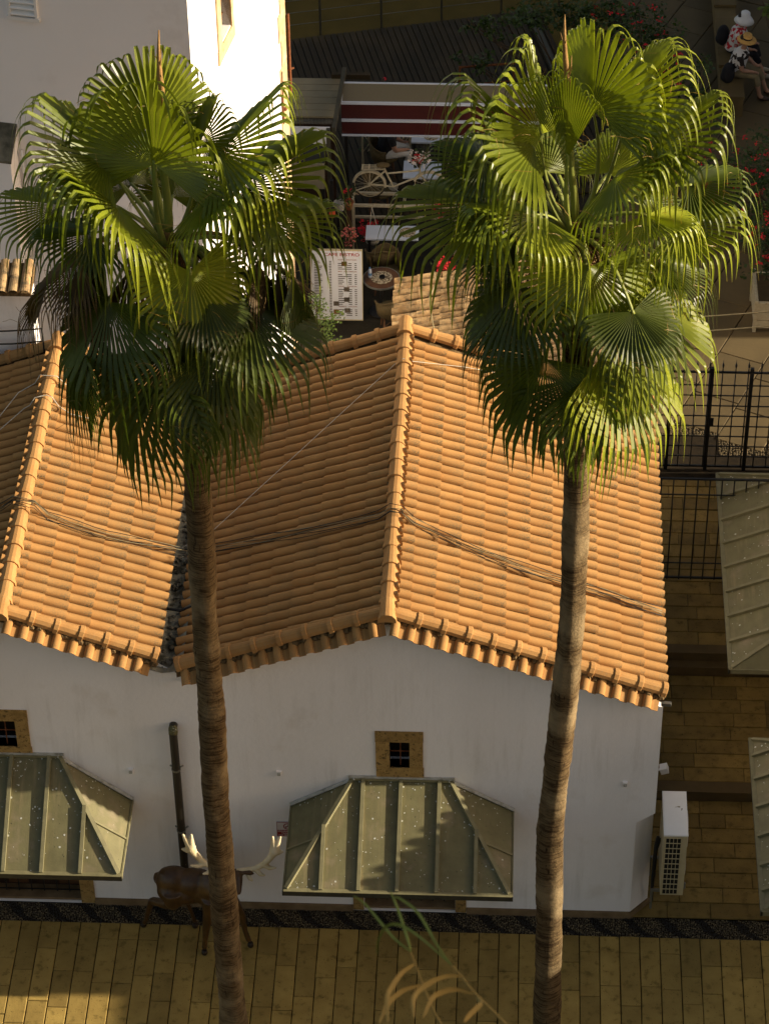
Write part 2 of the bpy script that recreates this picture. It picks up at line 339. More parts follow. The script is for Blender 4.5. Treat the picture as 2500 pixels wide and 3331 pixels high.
# alley at the right of the house with two flights of low steps
L1, L2, L3 = .17, .34, .5
alley = tag(MB().box(3.4, 7.2, -.05, 2.30, -.2, -.025).build('alley_pavement', 'joint'), 'ochre stone slab alley stepping up beside the white house', 'pavement', kind='structure')
MB().box(3.4, 7.2, 2.33, 4.80, -.2, L1-.025).build('alley_bed', 'joint', alley)
MB().box(3.4, 7.2, 5.04, 9.2, -.2, L3-.025).build('alley_bed', 'joint', alley)
MB().box(3.4, 7.2, 2.30, 2.52, -.2, L1+.004).build('step', 'stepstone', alley)
MB().box(3.4, 7.2, 4.78, 4.93, -.2, L2-.004).build('step', 'stepstone', alley)
MB().box(3.4, 7.2, 4.93, 5.12, -.2, L3+.004).build('step', 'stepstone', alley)
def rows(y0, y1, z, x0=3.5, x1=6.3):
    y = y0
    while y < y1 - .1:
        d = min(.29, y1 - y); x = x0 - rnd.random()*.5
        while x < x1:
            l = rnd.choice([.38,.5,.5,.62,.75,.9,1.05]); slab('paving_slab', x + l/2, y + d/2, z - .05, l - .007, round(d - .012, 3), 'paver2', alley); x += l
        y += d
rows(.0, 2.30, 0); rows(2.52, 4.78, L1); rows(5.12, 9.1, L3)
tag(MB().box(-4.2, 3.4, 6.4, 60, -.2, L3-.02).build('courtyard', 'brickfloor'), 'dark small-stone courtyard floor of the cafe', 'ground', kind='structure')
up = tag(MB().box(3.4, 30, 9.2, 60, -.2, L3-.03).build('square_pavement', 'joint'), 'dark flagstone square behind the iron gate', 'pavement', kind='structure')
ca, sa = math.cos(R(-24)), math.sin(R(-24))
for i in range(-9, 10):
    off = rnd.random()*.8; j = -10.
    while j < 10:
        l = rnd.choice([.9, 1.2, 1.5]); cx = i*.82; cy = j + l/2 + off; j += l
        wx = 5.6 + cx*ca - cy*sa; wy = 18.5 + cx*sa + cy*ca
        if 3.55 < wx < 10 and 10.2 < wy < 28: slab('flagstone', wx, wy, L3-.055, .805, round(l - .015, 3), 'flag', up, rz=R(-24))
tag(MB().box(-40, 3.4, 22.2, 60, -.1, L3-.012).build('sand_ground', 'sand'), 'dark sandy ground beyond the wooden deck', 'ground', kind='structure')

# pebble mosaic strip along the wall: real pebbles, dark waves
def pebbles(name, x0, x1, yf0, yf1, z, step, wave=True, mats=('pebble', 'pebbledark', 'pebblelight'), label=''):
    mb = {m: MB() for m in mats}
    x = x0
    while x < x1:
        ya, yb = yf0(x), yf1(x); y = ya
        while y < yb:
            px = x + rnd.uniform(-.3,.3)*step; py = y + rnd.uniform(-.3,.3)*step
            k = 0
            if wave and math.sin((px*1.0 + (py-ya)*1.4)*2*math.pi/.52 + .8*math.sin((py-ya)*14)) > .62: k = 1
            elif rnd.random() < .3: k = 2
            r = step*rnd.uniform(.42,.6); a0 = rnd.random()*6; sx = rnd.uniform(.75,1.15); h = r*.55
            vs = [(px + r*sx*math.cos(a0+q*1.2566), py + r*math.sin(a0+q*1.2566), z) for q in range(5)] + [(px, py, z+h)]
            mb[mats[k]].add(vs, [(q, (q+1)%5, 5) for q in range(5)])
            y += step
        x += step
    root = None
    for m in mats:
        if not mb[m].f: continue
        o = mb[m].build(name if root is None else 'pebble_wave' if m == 'pebbledark' else 'pale_pebbles', m, root)
        tag(o, kind='stuff')
        if root is None: root = tag(o, label, 'pebbles')
    return root
pebbles('pebble_strip', -6.2, 6.2, lambda x: -.37 - .012*max(0, x)+.006*x, lambda x: -.02 if x < 3.45 else (-.02 if x > 3.9 else -.02), -.012, .026, label='dark pebble mosaic strip with wavy bands along the wall foot')
pebbles('pebble_band', 4.0, 6.6, lambda x: 10.25 if x < 5.05 else 9.75, lambda x: 11.1 if x < 4.75 else 10.35, L3-.02, .045, False, ('pebblelight', 'pebble', 'pebblelight'), 'pale pebble mosaic band behind the iron gate')

# ================================================================ roofs
def tile_mesh(name, L, p, h, mat, lift=.016, lip=.016, rf=.72):
    """one roman tile: a round roll and a flat pan; local x runs down the slope, y across"""
    rw = rf*p; strips = [[(rw/2 - rw/2*math.cos(math.pi*i/9), h*math.sin(math.pi*i/9)**.85) for i in range(10)], [(rw, -.003), (p+.006, -.003)]]
    vs = []; uvs = []; fs = []; sm = []
    for st in strips:
        n = len(st); o = len(vs)
        for t, dz in ((-.03, -.004), (L, lift), (L, lift - lip)):
            for y, z in st: vs.append((t, y - p/2, z + dz)); uvs.append((max(.0, min(.98, t/L)), max(.01, min(.98, y/p))))
        if True:
            o2 = len(vs)
            for y, z in st: vs.append((L, y - p/2, z + lift)); uvs.append((.98, max(.01, min(.98, y/p))))
        for i in range(n-1):
            fs.append((o+i, o+i+n, o+i+n+1, o+i+1)); sm.append(True); fs.append((o2+i, o+i+2*n, o+i+2*n+1, o2+i+1)); sm.append(False)
    me = bpy.data.meshes.new(name); me.from_pydata(vs, [], fs); me.materials.append(M[mat])
    ul = me.uv_layers.new(name='UVMap')
    for l in me.loops: ul.data[l.index].uv = uvs[l.vertex_index]
    me.polygons.foreach_set('use_smooth', sm); me.update(); return me, vs, fs, uvs, sm
def joined(name, me_data, mtxs, mat, parent):
    _, vs, fs, uvs, sm = me_data; V2 = []; F2 = []; U2 = []
    for k, m in enumerate(mtxs):
        o = len(V2); V2 += [tuple(m @ V(v)) for v in vs]; F2 += [tuple(i+o for i in f) for f in fs]
        a, b = k % 37, k // 37; U2 += [(u+a, v+b) for u, v in uvs]
    me = bpy.data.meshes.new(name); me.from_pydata(V2, [], F2); me.materials.append(M[mat]); ul = me.uv_layers.new(name='UVMap')
    li = [0]*len(me.loops); me.loops.foreach_get('vertex_index', li)
    flat = []
    for i in li: flat += U2[i]
    ul.data.foreach_set('uv', flat)
    me.polygons.foreach_set('use_smooth', sm*len(mtxs)); me.update()
    return tag(link(name, me, parent), kind='stuff')
PITCH, TLEN = .183, .33
TILE = tile_mesh('roof_tile', TLEN, PITCH, .068, 'tile', .014, .018)
STUB = tile_mesh('gable_tile', .21, .222, .055, 'tile', .003, .016, .55)
def ridge_mesh(name, L, mat, r=.115, k=1.0, col=1.0):
    # faceted half-round cap with a raised collar at its near end (local x along the run)
    angs = [-8, 22, 55, 78, 102, 125, 158, 188]; vs = []; fs = []; n = len(angs)
    for t, s in ((-.03,.86),(.0,.9),(L*.8,.98),(L*.82,1.08*col),(L*.97,1.11*col),(L,1.07*col),(L,.95)):
        for a in angs: vs.append((t, -math.cos(R(a))*r*s, math.sin(R(a))*r*s*k - .02))
    for i in range(6):
        for j in range(n-1): fs.append((i*n+j, (i+1)*n+j, (i+1)*n+j+1, i*n+j+1))
    c0 = len(vs); vs.append((L, 0, -.02)); b = 6*n
    for j in range(n-1): fs.append((b+j, c0, b+j+1))
    me = bpy.data.meshes.new(name); me.from_pydata(vs, [], fs); me.materials.append(M[mat]); me.update(); return me
RIDGE = ridge_mesh('ridge_tile', .356, 'ridge'); VERGE = ridge_mesh('verge_tile', .362, 'ridge', .096, 1.05, 1.1)
def jig(a=.006): return rnd.uniform(-a, a)

def gable_roof(house, x0, xr, x1, zr, ml, mr, y0, y1, cap=300, left_rows=None):
    """x0/x1 eaves, xr ridge, zr tile-top height at ridge, ml/mr slopes; front verge at y0, back verge at y1."""
    zb = lambda x: zr - .11 - (mr*(x-xr) if x > xr else ml*(xr-x))
    rb = MB(); t = .09
    for xa, xb in ((x0, xr), (xr, x1)):
        ya, yb = y0+.03, y1-.03
        A = [(xa,ya,zb(xa)),(xb,ya,zb(xb)),(xb,yb,zb(xb)),(xa,yb,zb(xa))]
        rb.add(A + [(a,b,c-t) for a,b,c in A], [(0,1,2,3),(7,6,5,4),(0,4,5,1),(2,6,7,3),(1,5,6,2),(3,7,4,0)])
    roof = rb.build('roof', 'mortar', house)
    mt = []
    for side in (1, -1):
        m = mr if side > 0 else ml; th = math.atan(m); run = (x1-xr if side > 0 else xr-x0)/math.cos(th)
        nr = int(math.ceil((run-.03)/TLEN)); start = run + .03 - nr*TLEN
        for r in range(nr):
            s = start + r*TLEN
            if s < -.12: s = -.12
            y = y0 + .2
            while y < y1 - .2:
                px = xr + side*s*math.cos(th); pz = zr - .088 - s*math.sin(th)
                mm = Matrix.Translation((px, y + jig(.004), pz + jig(.004))) @ Euler((jig(.012), th + jig(.006), (0 if side > 0 else math.pi) + jig(.012))).to_matrix().to_4x4()
                mt.append((-(px*.3*side) if side < 0 else 0, mm)); y += PITCH
    cl = V((1.469, -27.162, 31.523))
    mt = [m for _, m in mt]; mt.sort(key=lambda m: (m.translation - cl).length)
    for m in mt[:cap]: inst('roof_tile', TILE[0], m, roof)
    if mt[cap:]: joined('far_roof_tiles', TILE, mt[cap:], 'tile', roof)
    # ridge caps
    n = int(round((y1 - y0 + .16)/.356)); st = (y1-y0+.16)/n
    for i in range(n):
        yy = y1 + .06 - i*st
        m = axes((jig(.01), -1, jig(.006)), (1, jig(.01), 0), (0, 0, 1), (xr + jig(), yy, zr - .075 + (.02 if i in (0, n-1) else 0) + jig(.004)))
        m = axes((0,-1,0), (1,0,0), (0,0,1), (xr + jig(.007), yy, zr - .055 + (.03 if i in (0, n-1) else 0) + jig(.004))) @ Euler((jig(.03), jig(.012), jig(.02))).to_matrix().to_4x4()
        inst('ridge_tile', RIDGE, m, roof)
    bed = MB()
    for sgn in (-1, 1): bed.bar((xr + sgn*.095, y0+.1, zr-.105), (xr + sgn*.095, y1-.1, zr-.105), .06, .05)
    bed.build('ridge_mortar', 'mortar', roof)
    # verges: caps + little tiles facing out, front and back
    for yv, dy in ((y0+.1, -1), (y1-.1, 1)):
        for side in (1, -1):
            m = mr if side > 0 else ml; th = math.atan(m); run = (x1-xr if side > 0 else xr-x0)/math.cos(th)
            d = V((side*math.cos(th), 0, -math.sin(th))); nn = V((side*math.sin(th), 0, math.cos(th)))
            k = int(round(run/.362)); st = (run-.1)/k
            for i in range(k):
                o = V((xr, yv, zr-.025)) + d*(.1 + i*st) + nn*jig(.004)
                ya = d.cross(nn)*-1
                inst('verge_tile', VERGE, axes(d, nn.cross(d), nn, o) @ Euler((jig(.03), jig(.01), jig(.015))).to_matrix().to_4x4(), roof)
            ac = V((0, dy*math.cos(R(33)), -math.sin(R(33))))
            k = int(round((run-.12)/.222)); st = (run-.12)/k
            for i in range(k):
                o = V((xr, yv + dy*.05, zr-.125)) + d*(.16 + i*st + (st/2 if True else 0) - .1)
                X = (ac - d*ac.dot(d)).normalized(); Yx = d if X.cross(d).z > 0 else -d; Z = X.cross(Yx)
                inst('gable_tile', STUB[0], axes(X, Yx, Z, o + V((jig(), jig(), jig(.004)))) @ Euler((jig(.03), jig(.03), jig(.02))).to_matrix().to_4x4(), roof)
            mo = MB(); n2 = 40
            for i in range(n2):
                c = V((xr, yv + dy*.06, zr-.125)) + d*(.1 + (i+.5)*(run-.1)/n2); mo.ell(c + V((0, jig(.02), jig(.015))), (.05*rnd.uniform(.8,1.2), .045*rnd.uniform(.7,1.3), .05*rnd.uniform(.7,1.1)), 6, 4)
            mo.build('verge_mortar', 'mortar', roof)
    return roof
XR0, XV = 3.66, -2.82
MZ, MM_R, MM_L = 5.95, .362, .378
LXR, LZ, LM = -5.08, 5.83, .385

def gable_wall(house, xs, top, openings, name='wall', y=0.0, depth=.35, mat='plaster', extra=None):
    """front wall sheet with real openings and reveals; openings: (x0,x1,z0,z1)"""
    w_ = MB(); xs = sorted(set([round(a, 4) for a in xs] + [round(a, 4) for o in openings for a in o[:2]]))
    for a, b in zip(xs, xs[1:]):
        cuts = [(o[2], o[3]) for o in openings if o[0] < (a+b)/2 < o[1]]; cuts.sort(); z = -.08
        nz = []
        for c0, c1 in cuts: nz.append((z, c0)); z = c1
        for c0, c1 in nz:
            if c1 > c0: w_.add([(a,y,c0),(b,y,c0),(b,y,c1),(a,y,c1)], [(0,1,2,3)])
        w_.add([(a,y,z),(b,y,z),(b,y,top(b)),(a,y,top(a))], [(0,1,2,3)])
    for x0, x1, z0, z1 in openings:
        d = y+depth
        w_.add([(x0,y,z0),(x0,d,z0),(x0,d,z1),(x0,y,z1)], [(0,1,2,3)]); w_.add([(x1,y,z0),(x1,d,z0),(x1,d,z1),(x1,y,z1)], [(3,2,1,0)])
        w_.add([(x0,y,z1),(x1,y,z1),(x1,d,z1),(x0,d,z1)], [(3,2,1,0)]); w_.add([(x0,y,z0),(x1,y,z0),(x1,d,z0),(x0,d,z0)], [(0,1,2,3)])
    if extra: extra(w_)
    return w_.build(name, mat, house)

def stone_window(house, x0, x1, z0, z1, ix0, ix1, iz0, iz1, y=0.0):
    p = thing_part('window', house)
    b = lambda a, c, d, e: MB().box(a, c, y-.018, y+.16, d, e).build('stone', 'sandstone', p)
    b(x0, x1, iz1, z1); b(x0+.01, x1+.008, z0, iz0); b(x0+.006, ix0, iz0+.002, iz1-.002); b(ix1, x1-.004, iz0+.002, iz1-.002)
    MB().box(ix0-.02, ix1+.02, y+.2, y+.21, iz0-.02, iz1+.02).build('pane', 'darkpane', p)
    g_ = MB(); cx = (ix0+ix1)/2+.01; g_.tube([(cx, y+.05, iz0), (cx, y+.05, iz1)], .009, 6); cz = (iz0+iz1)/2+.02
    g_.tube([(ix0, y+.05, cz), (ix1, y+.05, cz)], .009, 6); g_.ell((cx, y+.05, cz), .02, 8, 6); g_.build('grille', 'rust', p)
    return p
def thing_part(name, parent):
    o = bpy.data.objects.new(name, None); COL.objects.link(o); o.parent = parent
    if parent.type == 'EMPTY' and parent.parent is None: o.matrix_parent_inverse = Matrix.Translation(-parent.location)
    o.empty_display_size = .05
    return o
def door(house, x0, x1, h, y=.28):
    p = thing_part('door', house)
    MB().box(x0, x1, y, y+.05, .02, h).build('door_leaf', 'darkwood', p)
    n = 5
    for i in range(2):
        xa = x0 + (x1-x0)*i/2; pw = (x1-x0)/2
        for k in range(3):
            for q in range(2): MB().box(xa+.04+q*pw*.47, xa+q*pw*.47+pw*.44, y-.012, y+.002, .08+k*.68, .66+k*.68).build('door_panel', 'wood' if (k+q) % 2 else 'darkwood', p)
    gb = MB()
    for i in range(9): xx = x0 + (x1-x0)*i/8; gb.bar((xx, y-.14, .06), (xx, y-.14, h-.02), .014, .014, (1,0,0))
    for k in range(6): gb.bar((x0, y-.14, .1+k*.4), (x1, y-.14, .1+k*.4), .014, .014)
    gb.build('grille', 'iron', p)
    MB().box(x0-.02, x1+.02, .03, y+.02, .0, .045).build('threshold', 'plinth', p)
def jamb(house, x0, x1, h, n=4):
    p = thing_part('door_jamb', house)
    for k in range(n): MB().box(x0+jig(.004), x1+jig(.004), -.02+jig(.003), .25, k*h/n+.003, (k+1)*h/n-.003).build('stone', 'sandstone', p)

def canopy(label, cx0, cx1, tx0, tx1, P_, ze, zt, ribs, jacks, loc=(0,0,0), rz=0, seed=1, spots=True, side_ribs=(.5,)):
    rc = random.Random(seed)
    t = thing('metal_canopy', label, 'canopy', loc, rz, 'standing seam metal canopies')
    pt = lambda x, y, z: (x, y, z)
    fr = MB(); th = .02
    A = [V((tx0,0,zt)), V((tx1,0,zt)), V((cx1,-P_,ze)), V((cx0,-P_,ze))]
    # front panels between ribs
    xs = [cx0] + sorted(ribs) + [cx1]
    def front(x, y): return zt + (ze-zt)*(-y/P_)
    def topy(x):
        if tx0 <= x <= tx1: return 0.0
        return -P_*(tx0-x)/(tx0-cx0) if x < tx0 else -P_*(x-tx1)/(cx1-tx1)
    cuts = sorted(set([cx0, tx0, tx1, cx1] + list(ribs) + list(jacks)))
    for i, (a, b) in enumerate(zip(cuts, cuts[1:])):
        ya, yb = topy(a), topy(b)
        q = [(a,ya,front(a,ya)),(b,yb,front(b,yb)),(b,-P_,ze),(a,-P_,ze)]
        if a == cx0: q = [(b,yb,front(b,yb)),(b,-P_,ze),(a,-P_,ze)]
        if b == cx1: q = [(a,ya,front(a,ya)),(b,-P_,ze),(a,-P_,ze)]
        n = len(q); mb = MB(); mb.add([V(v) for v in q] + [V(v)+V((0,0,-th)) for v in q], [tuple(range(n))[::-1], tuple(range(n, 2*n))] + [(k, (k+1)%n, n+(k+1)%n, n+k) for k in range(n)])
        mb.build('panel', 'metalroof', t, local=True)
    for cxa, txa, s in ((cx0, tx0, -1), (cx1, tx1, 1)):
        q = [(txa,0,zt),(cxa,-P_,ze),(cxa,0,ze)]; mb = MB()
        mb.add([V(v) for v in q] + [V(v)+V((0,0,-th)) for v in q], [(0,1,2) if s < 0 else (2,1,0), (5,4,3) if s < 0 else (3,4,5), (0,1,4,3),(1,2,5,4),(2,0,3,5)])
        mb.build('side_panel', 'metalroof', t, local=True)
        # hip rib, side rib, wall flashing
        nrm = V((0, (zt-ze), P_)).normalized()
        MB().bar(V((txa,-.01,zt+.015)), V((cxa-s*.03,-P_+.02,ze+.02)), .055, .045, (s*.3,-.3,1)).build('rib', 'metalrib', t, local=True)
        for fq in side_ribs:
            pm_ = V((txa,0,zt)).lerp(V((cxa,-P_,ze)), fq+.05); MB().bar(pm_ + V((0,0,.012)), V((cxa, pm_.y+.02, ze+.014)), .03, .03).build('rib', 'metalrib', t, local=True)
        MB().bar(V((txa-s*.03,-.022,zt+.03)), V((cxa+s*.01,-.022,ze+.03)), .045, .05, (0,-.6,1)).build('flashing', 'flash', t, local=True)
        MB().box(min(cxa,cxa+s*.02), max(cxa,cxa+s*.02), -P_-.02, .0, ze-.07, ze+.012).build('fascia', 'metalrib', t, local=True)
    MB().bar((tx0-.04,-.022,zt+.022), (tx1+.04,-.022,zt+.022), .045, .03).build('flashing', 'metalrib', t, local=True)
    MB().bar((tx0-.06,-.012,zt+.05), (tx1+.06,-.012,zt+.05), .03, .04).build('flashing', 'flash', t, local=True)
    for x in sorted(ribs) + sorted(jacks):
        ya = topy(x); up = V((0, -(zt-ze), P_)).normalized()
        MB().bar(V((x, ya-.015, front(x,ya)+.022)), V((x, -P_+.005, ze+.022)), .05, .055, up).build('rib', 'metalrib', t, local=True)
    MB().box(cx0-.02, cx1+.02, -P_-.03, -P_, ze-.075, ze+.01).build('fascia', 'metaldark', t, local=True)
    MB().box(cx0, cx1, -P_-.035, -P_+.03, ze+.011, ze+.02).build('edge_trim', 'metalrib', t, local=True)
    MB().box(cx0+.02, cx1-.02, -P_+.02, -.02, ze-.06, ze-.05).build('soffit', 'darkwood', t, local=True)
    for s in (cx0+.35, cx1-.35): MB().bar((s,-.01,ze-.35), (s,-P_+.2,ze-.06), .03, .03).build('bracket', 'iron', t, local=True)
    if spots:
        sp = MB()
        for _ in range(330):
            x = rc.uniform(cx0+.05, cx1-.05); u_ = rc.random()**(2.6 if rc.random() < .8 else 1)
            ya = topy(x); y = ya + (-P_-ya)*u_*.97-.01; r = rc.choice([.004,.006,.006,.008,.011,.015])
            if x < tx0 and rc.random() < .3 or x > tx1 and rc.random() < .45:   # on the hips
                cxa, txa = (cx0, tx0) if x < tx0 else (cx1, tx1); f_ = rc.random(); a = V((txa,0,zt)).lerp(V((cxa,0,ze)), f_); b = V((txa,0,zt)).lerp(V((cxa,-P_,ze)), f_); c = a.lerp(b, u_*.8+.05)
                n_ = V((1 if x > tx1 else -1, 0, abs((cxa-txa)/(zt-ze)))).normalized()
            else:
                c = V((x, y, front(x, y))); n_ = V((0, -(zt-ze), P_)).normalized()
            c = c + n_*.003; e1 = n_.orthogonal().normalized(); e2 = n_.cross(e1); k = 6
            sp.add([c + (e1*math.cos(q*6.283/k) + e2*math.sin(q*6.283/k))*r*rc.uniform(.7,1.2) for q in range(k)], [tuple(range(k))])
        tag(sp.build('lichen_spots', 'lichen', t, local=True), kind='stuff')
    return t

# ---------------------------------------------------------------- main white house
H1 = thing('white_house', 'white plastered gable house with orange tile roof in the middle', 'house', (.4, 3, 0))
top1 = lambda x: MZ - .2 - (MM_R*x if x > 0 else -MM_L*x)
DC = (-.40, .905, 0, 2.12)
def corner(w_):
    c = 3.40; X1 = 3.655; zc = 2.05
    w_.add([(c,0,-.08),(X1,.27,-.08),(X1,.27,zc+.1),(c,0,zc-.08)], [(0,1,2,3)])
    w_.add([(c,0,zc-.08),(X1,.27,zc+.1),(X1,0,zc+.12)], [(0,1,2)])
    w_.add([(c,0,zc-.08),(X1,0,zc+.12),(X1,0,top1(X1)),(c,0,top1(c))], [(0,1,2,3)])
    w_.add([(X1,.27,-.08),(X1,6,-.08),(X1,6,zc+.1),(X1,.27,zc+.1)], [(0,1,2,3)])
    w_.add([(X1,.27,zc+.1),(X1,6,zc+.1),(X1,6,top1(X1)),(X1,0,top1(X1)),(X1,0,zc+.12)], [(0,1,2,3,4)])
    w_.add([(XV,6,-.08),(X1,6,-.08),(X1,6,top1(X1)),(0,6,top1(0)),(XV,6,top1(XV))], [(4,3,2,1,0)])
    w_.add([(XV,.0,-.08),(XV,6,-.08),(XV,6,top1(XV)),(XV,0,top1(XV))], [(0,1,2,3)])
gable_wall(H1, [XV, -1.5, 0, 1.5, 2.6, 3.40], top1, [(-.004, .267, 2.97, 3.47), DC], extra=corner)
gable_roof(H1, XV, 0, XR0, MZ, MM_L, MM_R, -.12, 6.12)
cor = MB()
for s, x1_, m in ((1, 3.62, MM_R), (-1, -XV-.05, MM_L)):
    cor.bar((s*.05, -.03, MZ-.33-.05*m), (s*x1_, -.03, MZ-.33-x1_*m), .05, .1, (0,-1,0))
cor.build('cornice', 'plaster', H1)
MB().box(XV, DC[0]-.16, -.035, .01, -.05, .10).build('plinth', 'plinth', H1); pl = MB(); pl.box(DC[1]+.16, 3.41, -.035, .01, -.05, .10)
pl.add([(3.405,-.035,-.05),(3.69,.26,-.05),(3.69,.26,.1),(3.405,-.035,.1),(3.66,.285,.1),(3.40,.005,.1)], [(0,1,2,3),(3,2,4,5)]); pl.build('plinth', 'plinth', H1)
stone_window(H1, -.2, .455, 2.78, 3.67, -.004, .267, 2.97, 3.47)
door(H1, DC[0], DC[1], 2.1); jamb(H1, DC[0]-.155, DC[0], 2.12); jamb(H1, DC[1], DC[1]+.155, 2.12)
MB().box(DC[0]-.155, DC[1]+.155, -.02, .2, 2.123, 2.30).build('lintel', 'sandstone', H1)
# ---------------------------------------------------------------- left white house
H2 = thing('white_house', 'white plastered house with orange tile roof at the left edge', 'house', (-5, 3, 0))
LXE = XV - .24
top2 = lambda x: LZ - .2 - LM*abs(x-LXR) if x < LXE else top1(XV) + (LZ-.2-LM*(LXE-LXR)-top1(XV))*(XV-x)/(XV-LXE)
DL = (-5.95, -4.48, 0, 2.12)
def corner2(w_):
    w_.add([(-8,0,-.08),(-8,5.6,-.08),(-8,5.6,top2(-8)),(-8,0,top2(-8))], [(0,1,2,3)])
    w_.add([(-8,5.6,-.08),(XV,5.6,-.08),(XV,5.6,top2(LXE)),(LXR,5.6,top2(LXR)),(-8,5.6,top2(-8))], [(0,1,2,3,4)])
gable_wall(H2, [-8, LXR, -4, LXE, XV], top2, [(-5.42, -5.10, 3.2, 3.7), DL], extra=corner2)
gable_roof(H2, -8.1, LXR, LXE-.02, LZ, LM, LM, -.12, 5.75, cap=300)
cor = MB(); cor.bar((LXR, -.03, LZ-.33), (LXE, -.03, LZ-.33-LM*(LXE-LXR)), .05, .08, (0,-1,0)); cor.build('cornice', 'plaster', H2)
MB().box(-8, DL[0]-.2, -.035, .01, -.05, .10).build('plinth', 'plinth', H2); pl = MB(); pl.box(DL[1]+.2, XV-.001, -.034, .01, -.05, .10); pl.build('plinth', 'plinth', H2)
stone_window(H2, -5.62, -4.915, 3.04, 3.91, -5.42, -5.10, 3.2, 3.7)
door(H2, DL[0], DL[1], 2.1); jamb(H2, DL[0]-.2, DL[0], 2.12); jamb(H2, DL[1], DL[1]+.2, 2.12)
MB().box(DL[0]-.2, DL[1]+.2, -.02, .2, 2.123, 2.28).build('lintel', 'sandstone', H2)
# valley gutter between the two roofs
vg = MB(); nY = 40; zA = 4.79
pr = [(-.26,.09),(-.17,.02),(-.08,-.02),(.02,-.03),(.1,.0),(.2,.08)]
for i in range(nY):
    y = -.10 + 6.0*i/(nY-1)
    vg.v += [(XV-.12+a + (.04-.16*max(0, (1-y/2.5)) if False else 0), y, zA + b + rnd.uniform(-.02,.025)) for a, b in pr]
for i in range(nY-1):
    for k in range(5): vg.f.append((i*6+k, i*6+k+1, i*6+k+7, i*6+k+6))
valley = vg.build('valley_gutter', 'valleycement', H2, smooth=True)
deb = MB()
for _ in range(90): deb.ell((XV-.1+rnd.uniform(-.12,.14), rnd.uniform(0,3.2), zA+.0), (rnd.uniform(.015,.05), rnd.uniform(.015,.06), rnd.uniform(.008,.03)), 5, 4)
tag(deb.build('debris', 'cement', valley), kind='stuff')
tg = MB(); tg.tube([(XV-.32,1.02,zA+.12),(XV-.05,1.0,zA+.09),(XV+.1,1.05,zA+.12)], .02, 6); tg.build('old_tube', 'black', valley)
# drain pipe between the houses
dp = MB(); px = -2.93; dp.tube([(px,.02,3.70),(px,-.06,3.70),(px,-.1,3.62),(px,-.1,.45),(px,-.11,.3)], .058, 12)
pipe = dp.build('drain_pipe', 'pipe', None, True); tag(pipe, 'dark brown drain pipe on the white wall above the deer statue', 'pipe')
MB().lathe([(.0,.05),(.04,.045),(.06,.02),(.064,-.02),(.064,-.09)], (px,-.085,3.70), 12).build('pipe_cap', 'pipecap', pipe, True)
for z in (2.93, 1.7):
    b = MB(); b.lathe([(.062,-.015),(.066,-.015),(.066,.015),(.062,.015)], (px,-.1,z), 14); b.tube([(px-.09,-.03,z),(px-.05,-.06,z)], .012, 6); b.tube([(px+.09,-.03,z),(px+.05,-.06,z)], .012, 6)
    b.build('pipe_bracket', 'steel', pipe)
# canopies over the doors
canopy('green grey metal canopy over the middle door under the small window', -1.377, 1.691, -.516, .829, 1.57, 2.164, 2.72, [-.37,.15,.68], [-.88,1.2], seed=3)
canopy('green grey metal canopy over the left door, cut by the left edge', -6.66, -3.6, -5.9, -4.54, 1.42, 2.2, 3.02, [-5.72,-5.2,-4.68], [-6.2,-4.15], seed=5)
# ---------------------------------------------------------------- house across the alley (right, mostly out of frame)
H3 = thing('neighbour_house', 'white house across the alley at the right edge behind its metal canopies', 'house', (8, 4, 0))
NX = 6.3; EZ = 4.23
MB().box(NX, 13.5, -1.15, 9.3, -.05, EZ-.12).build('wall', 'plaster', H3)
nb = MB(); nb.add([(NX-.35,-1.35,EZ-.1),(10,-1.35,EZ-.1+.2*4.05),(10,9.5,EZ-.1+.2*4.05),(NX-.35,9.5,EZ-.1),(13.8,-1.35,EZ-.1),(13.8,9.5,EZ-.1)], [(0,1,2,3),(1,4,5,2),(0,4,1),(3,2,5)])
roof3 = nb.build('roof', 'mortar', H3)
ms = []; th = math.atan(.2)
for r in range(12):
    y = -1.3
    while y < 9.4: ms.append(Matrix.Translation((NX-.36+TLEN*(r+1)*math.cos(th), y, EZ-.05+TLEN*(r+1)*math.sin(th))) @ Euler((0, th, math.pi)).to_matrix().to_4x4()); y += PITCH
joined('eave_tiles', TILE, ms, 'tile', roof3)
stone_window(H3, 8.0, 8.7, 2.6, 3.5, 8.2, 8.5, 2.8, 3.3, -1.15)
MB().box(9.4, 10.6, -1.19, -1.14, -.02, 2.15).build('door', 'darkwood', H3); MB().box(NX, 9.3, -1.185, -1.15, -.05, .1).build('plinth', 'plinth', H3)
canopy('long metal canopy over the alley at the right edge beside the iron railing', -2.2, 2.18, -1.4, 1.38, 1.47, 2.2, 2.85, [-1.62,-1.08,-.54,0,.54,1.08,1.62], [], (NX-.01, 5.03, 0), R(-90), seed=11)
canopy('metal canopy corner over the alley at the lower right edge', -1.6, 1.6, -.8, .8, 1.25, 2.2, 2.85, [-.8,-.27,.27,.8], [-1.25,1.25], (NX-.01, -.15, 0), R(-90), seed=12)
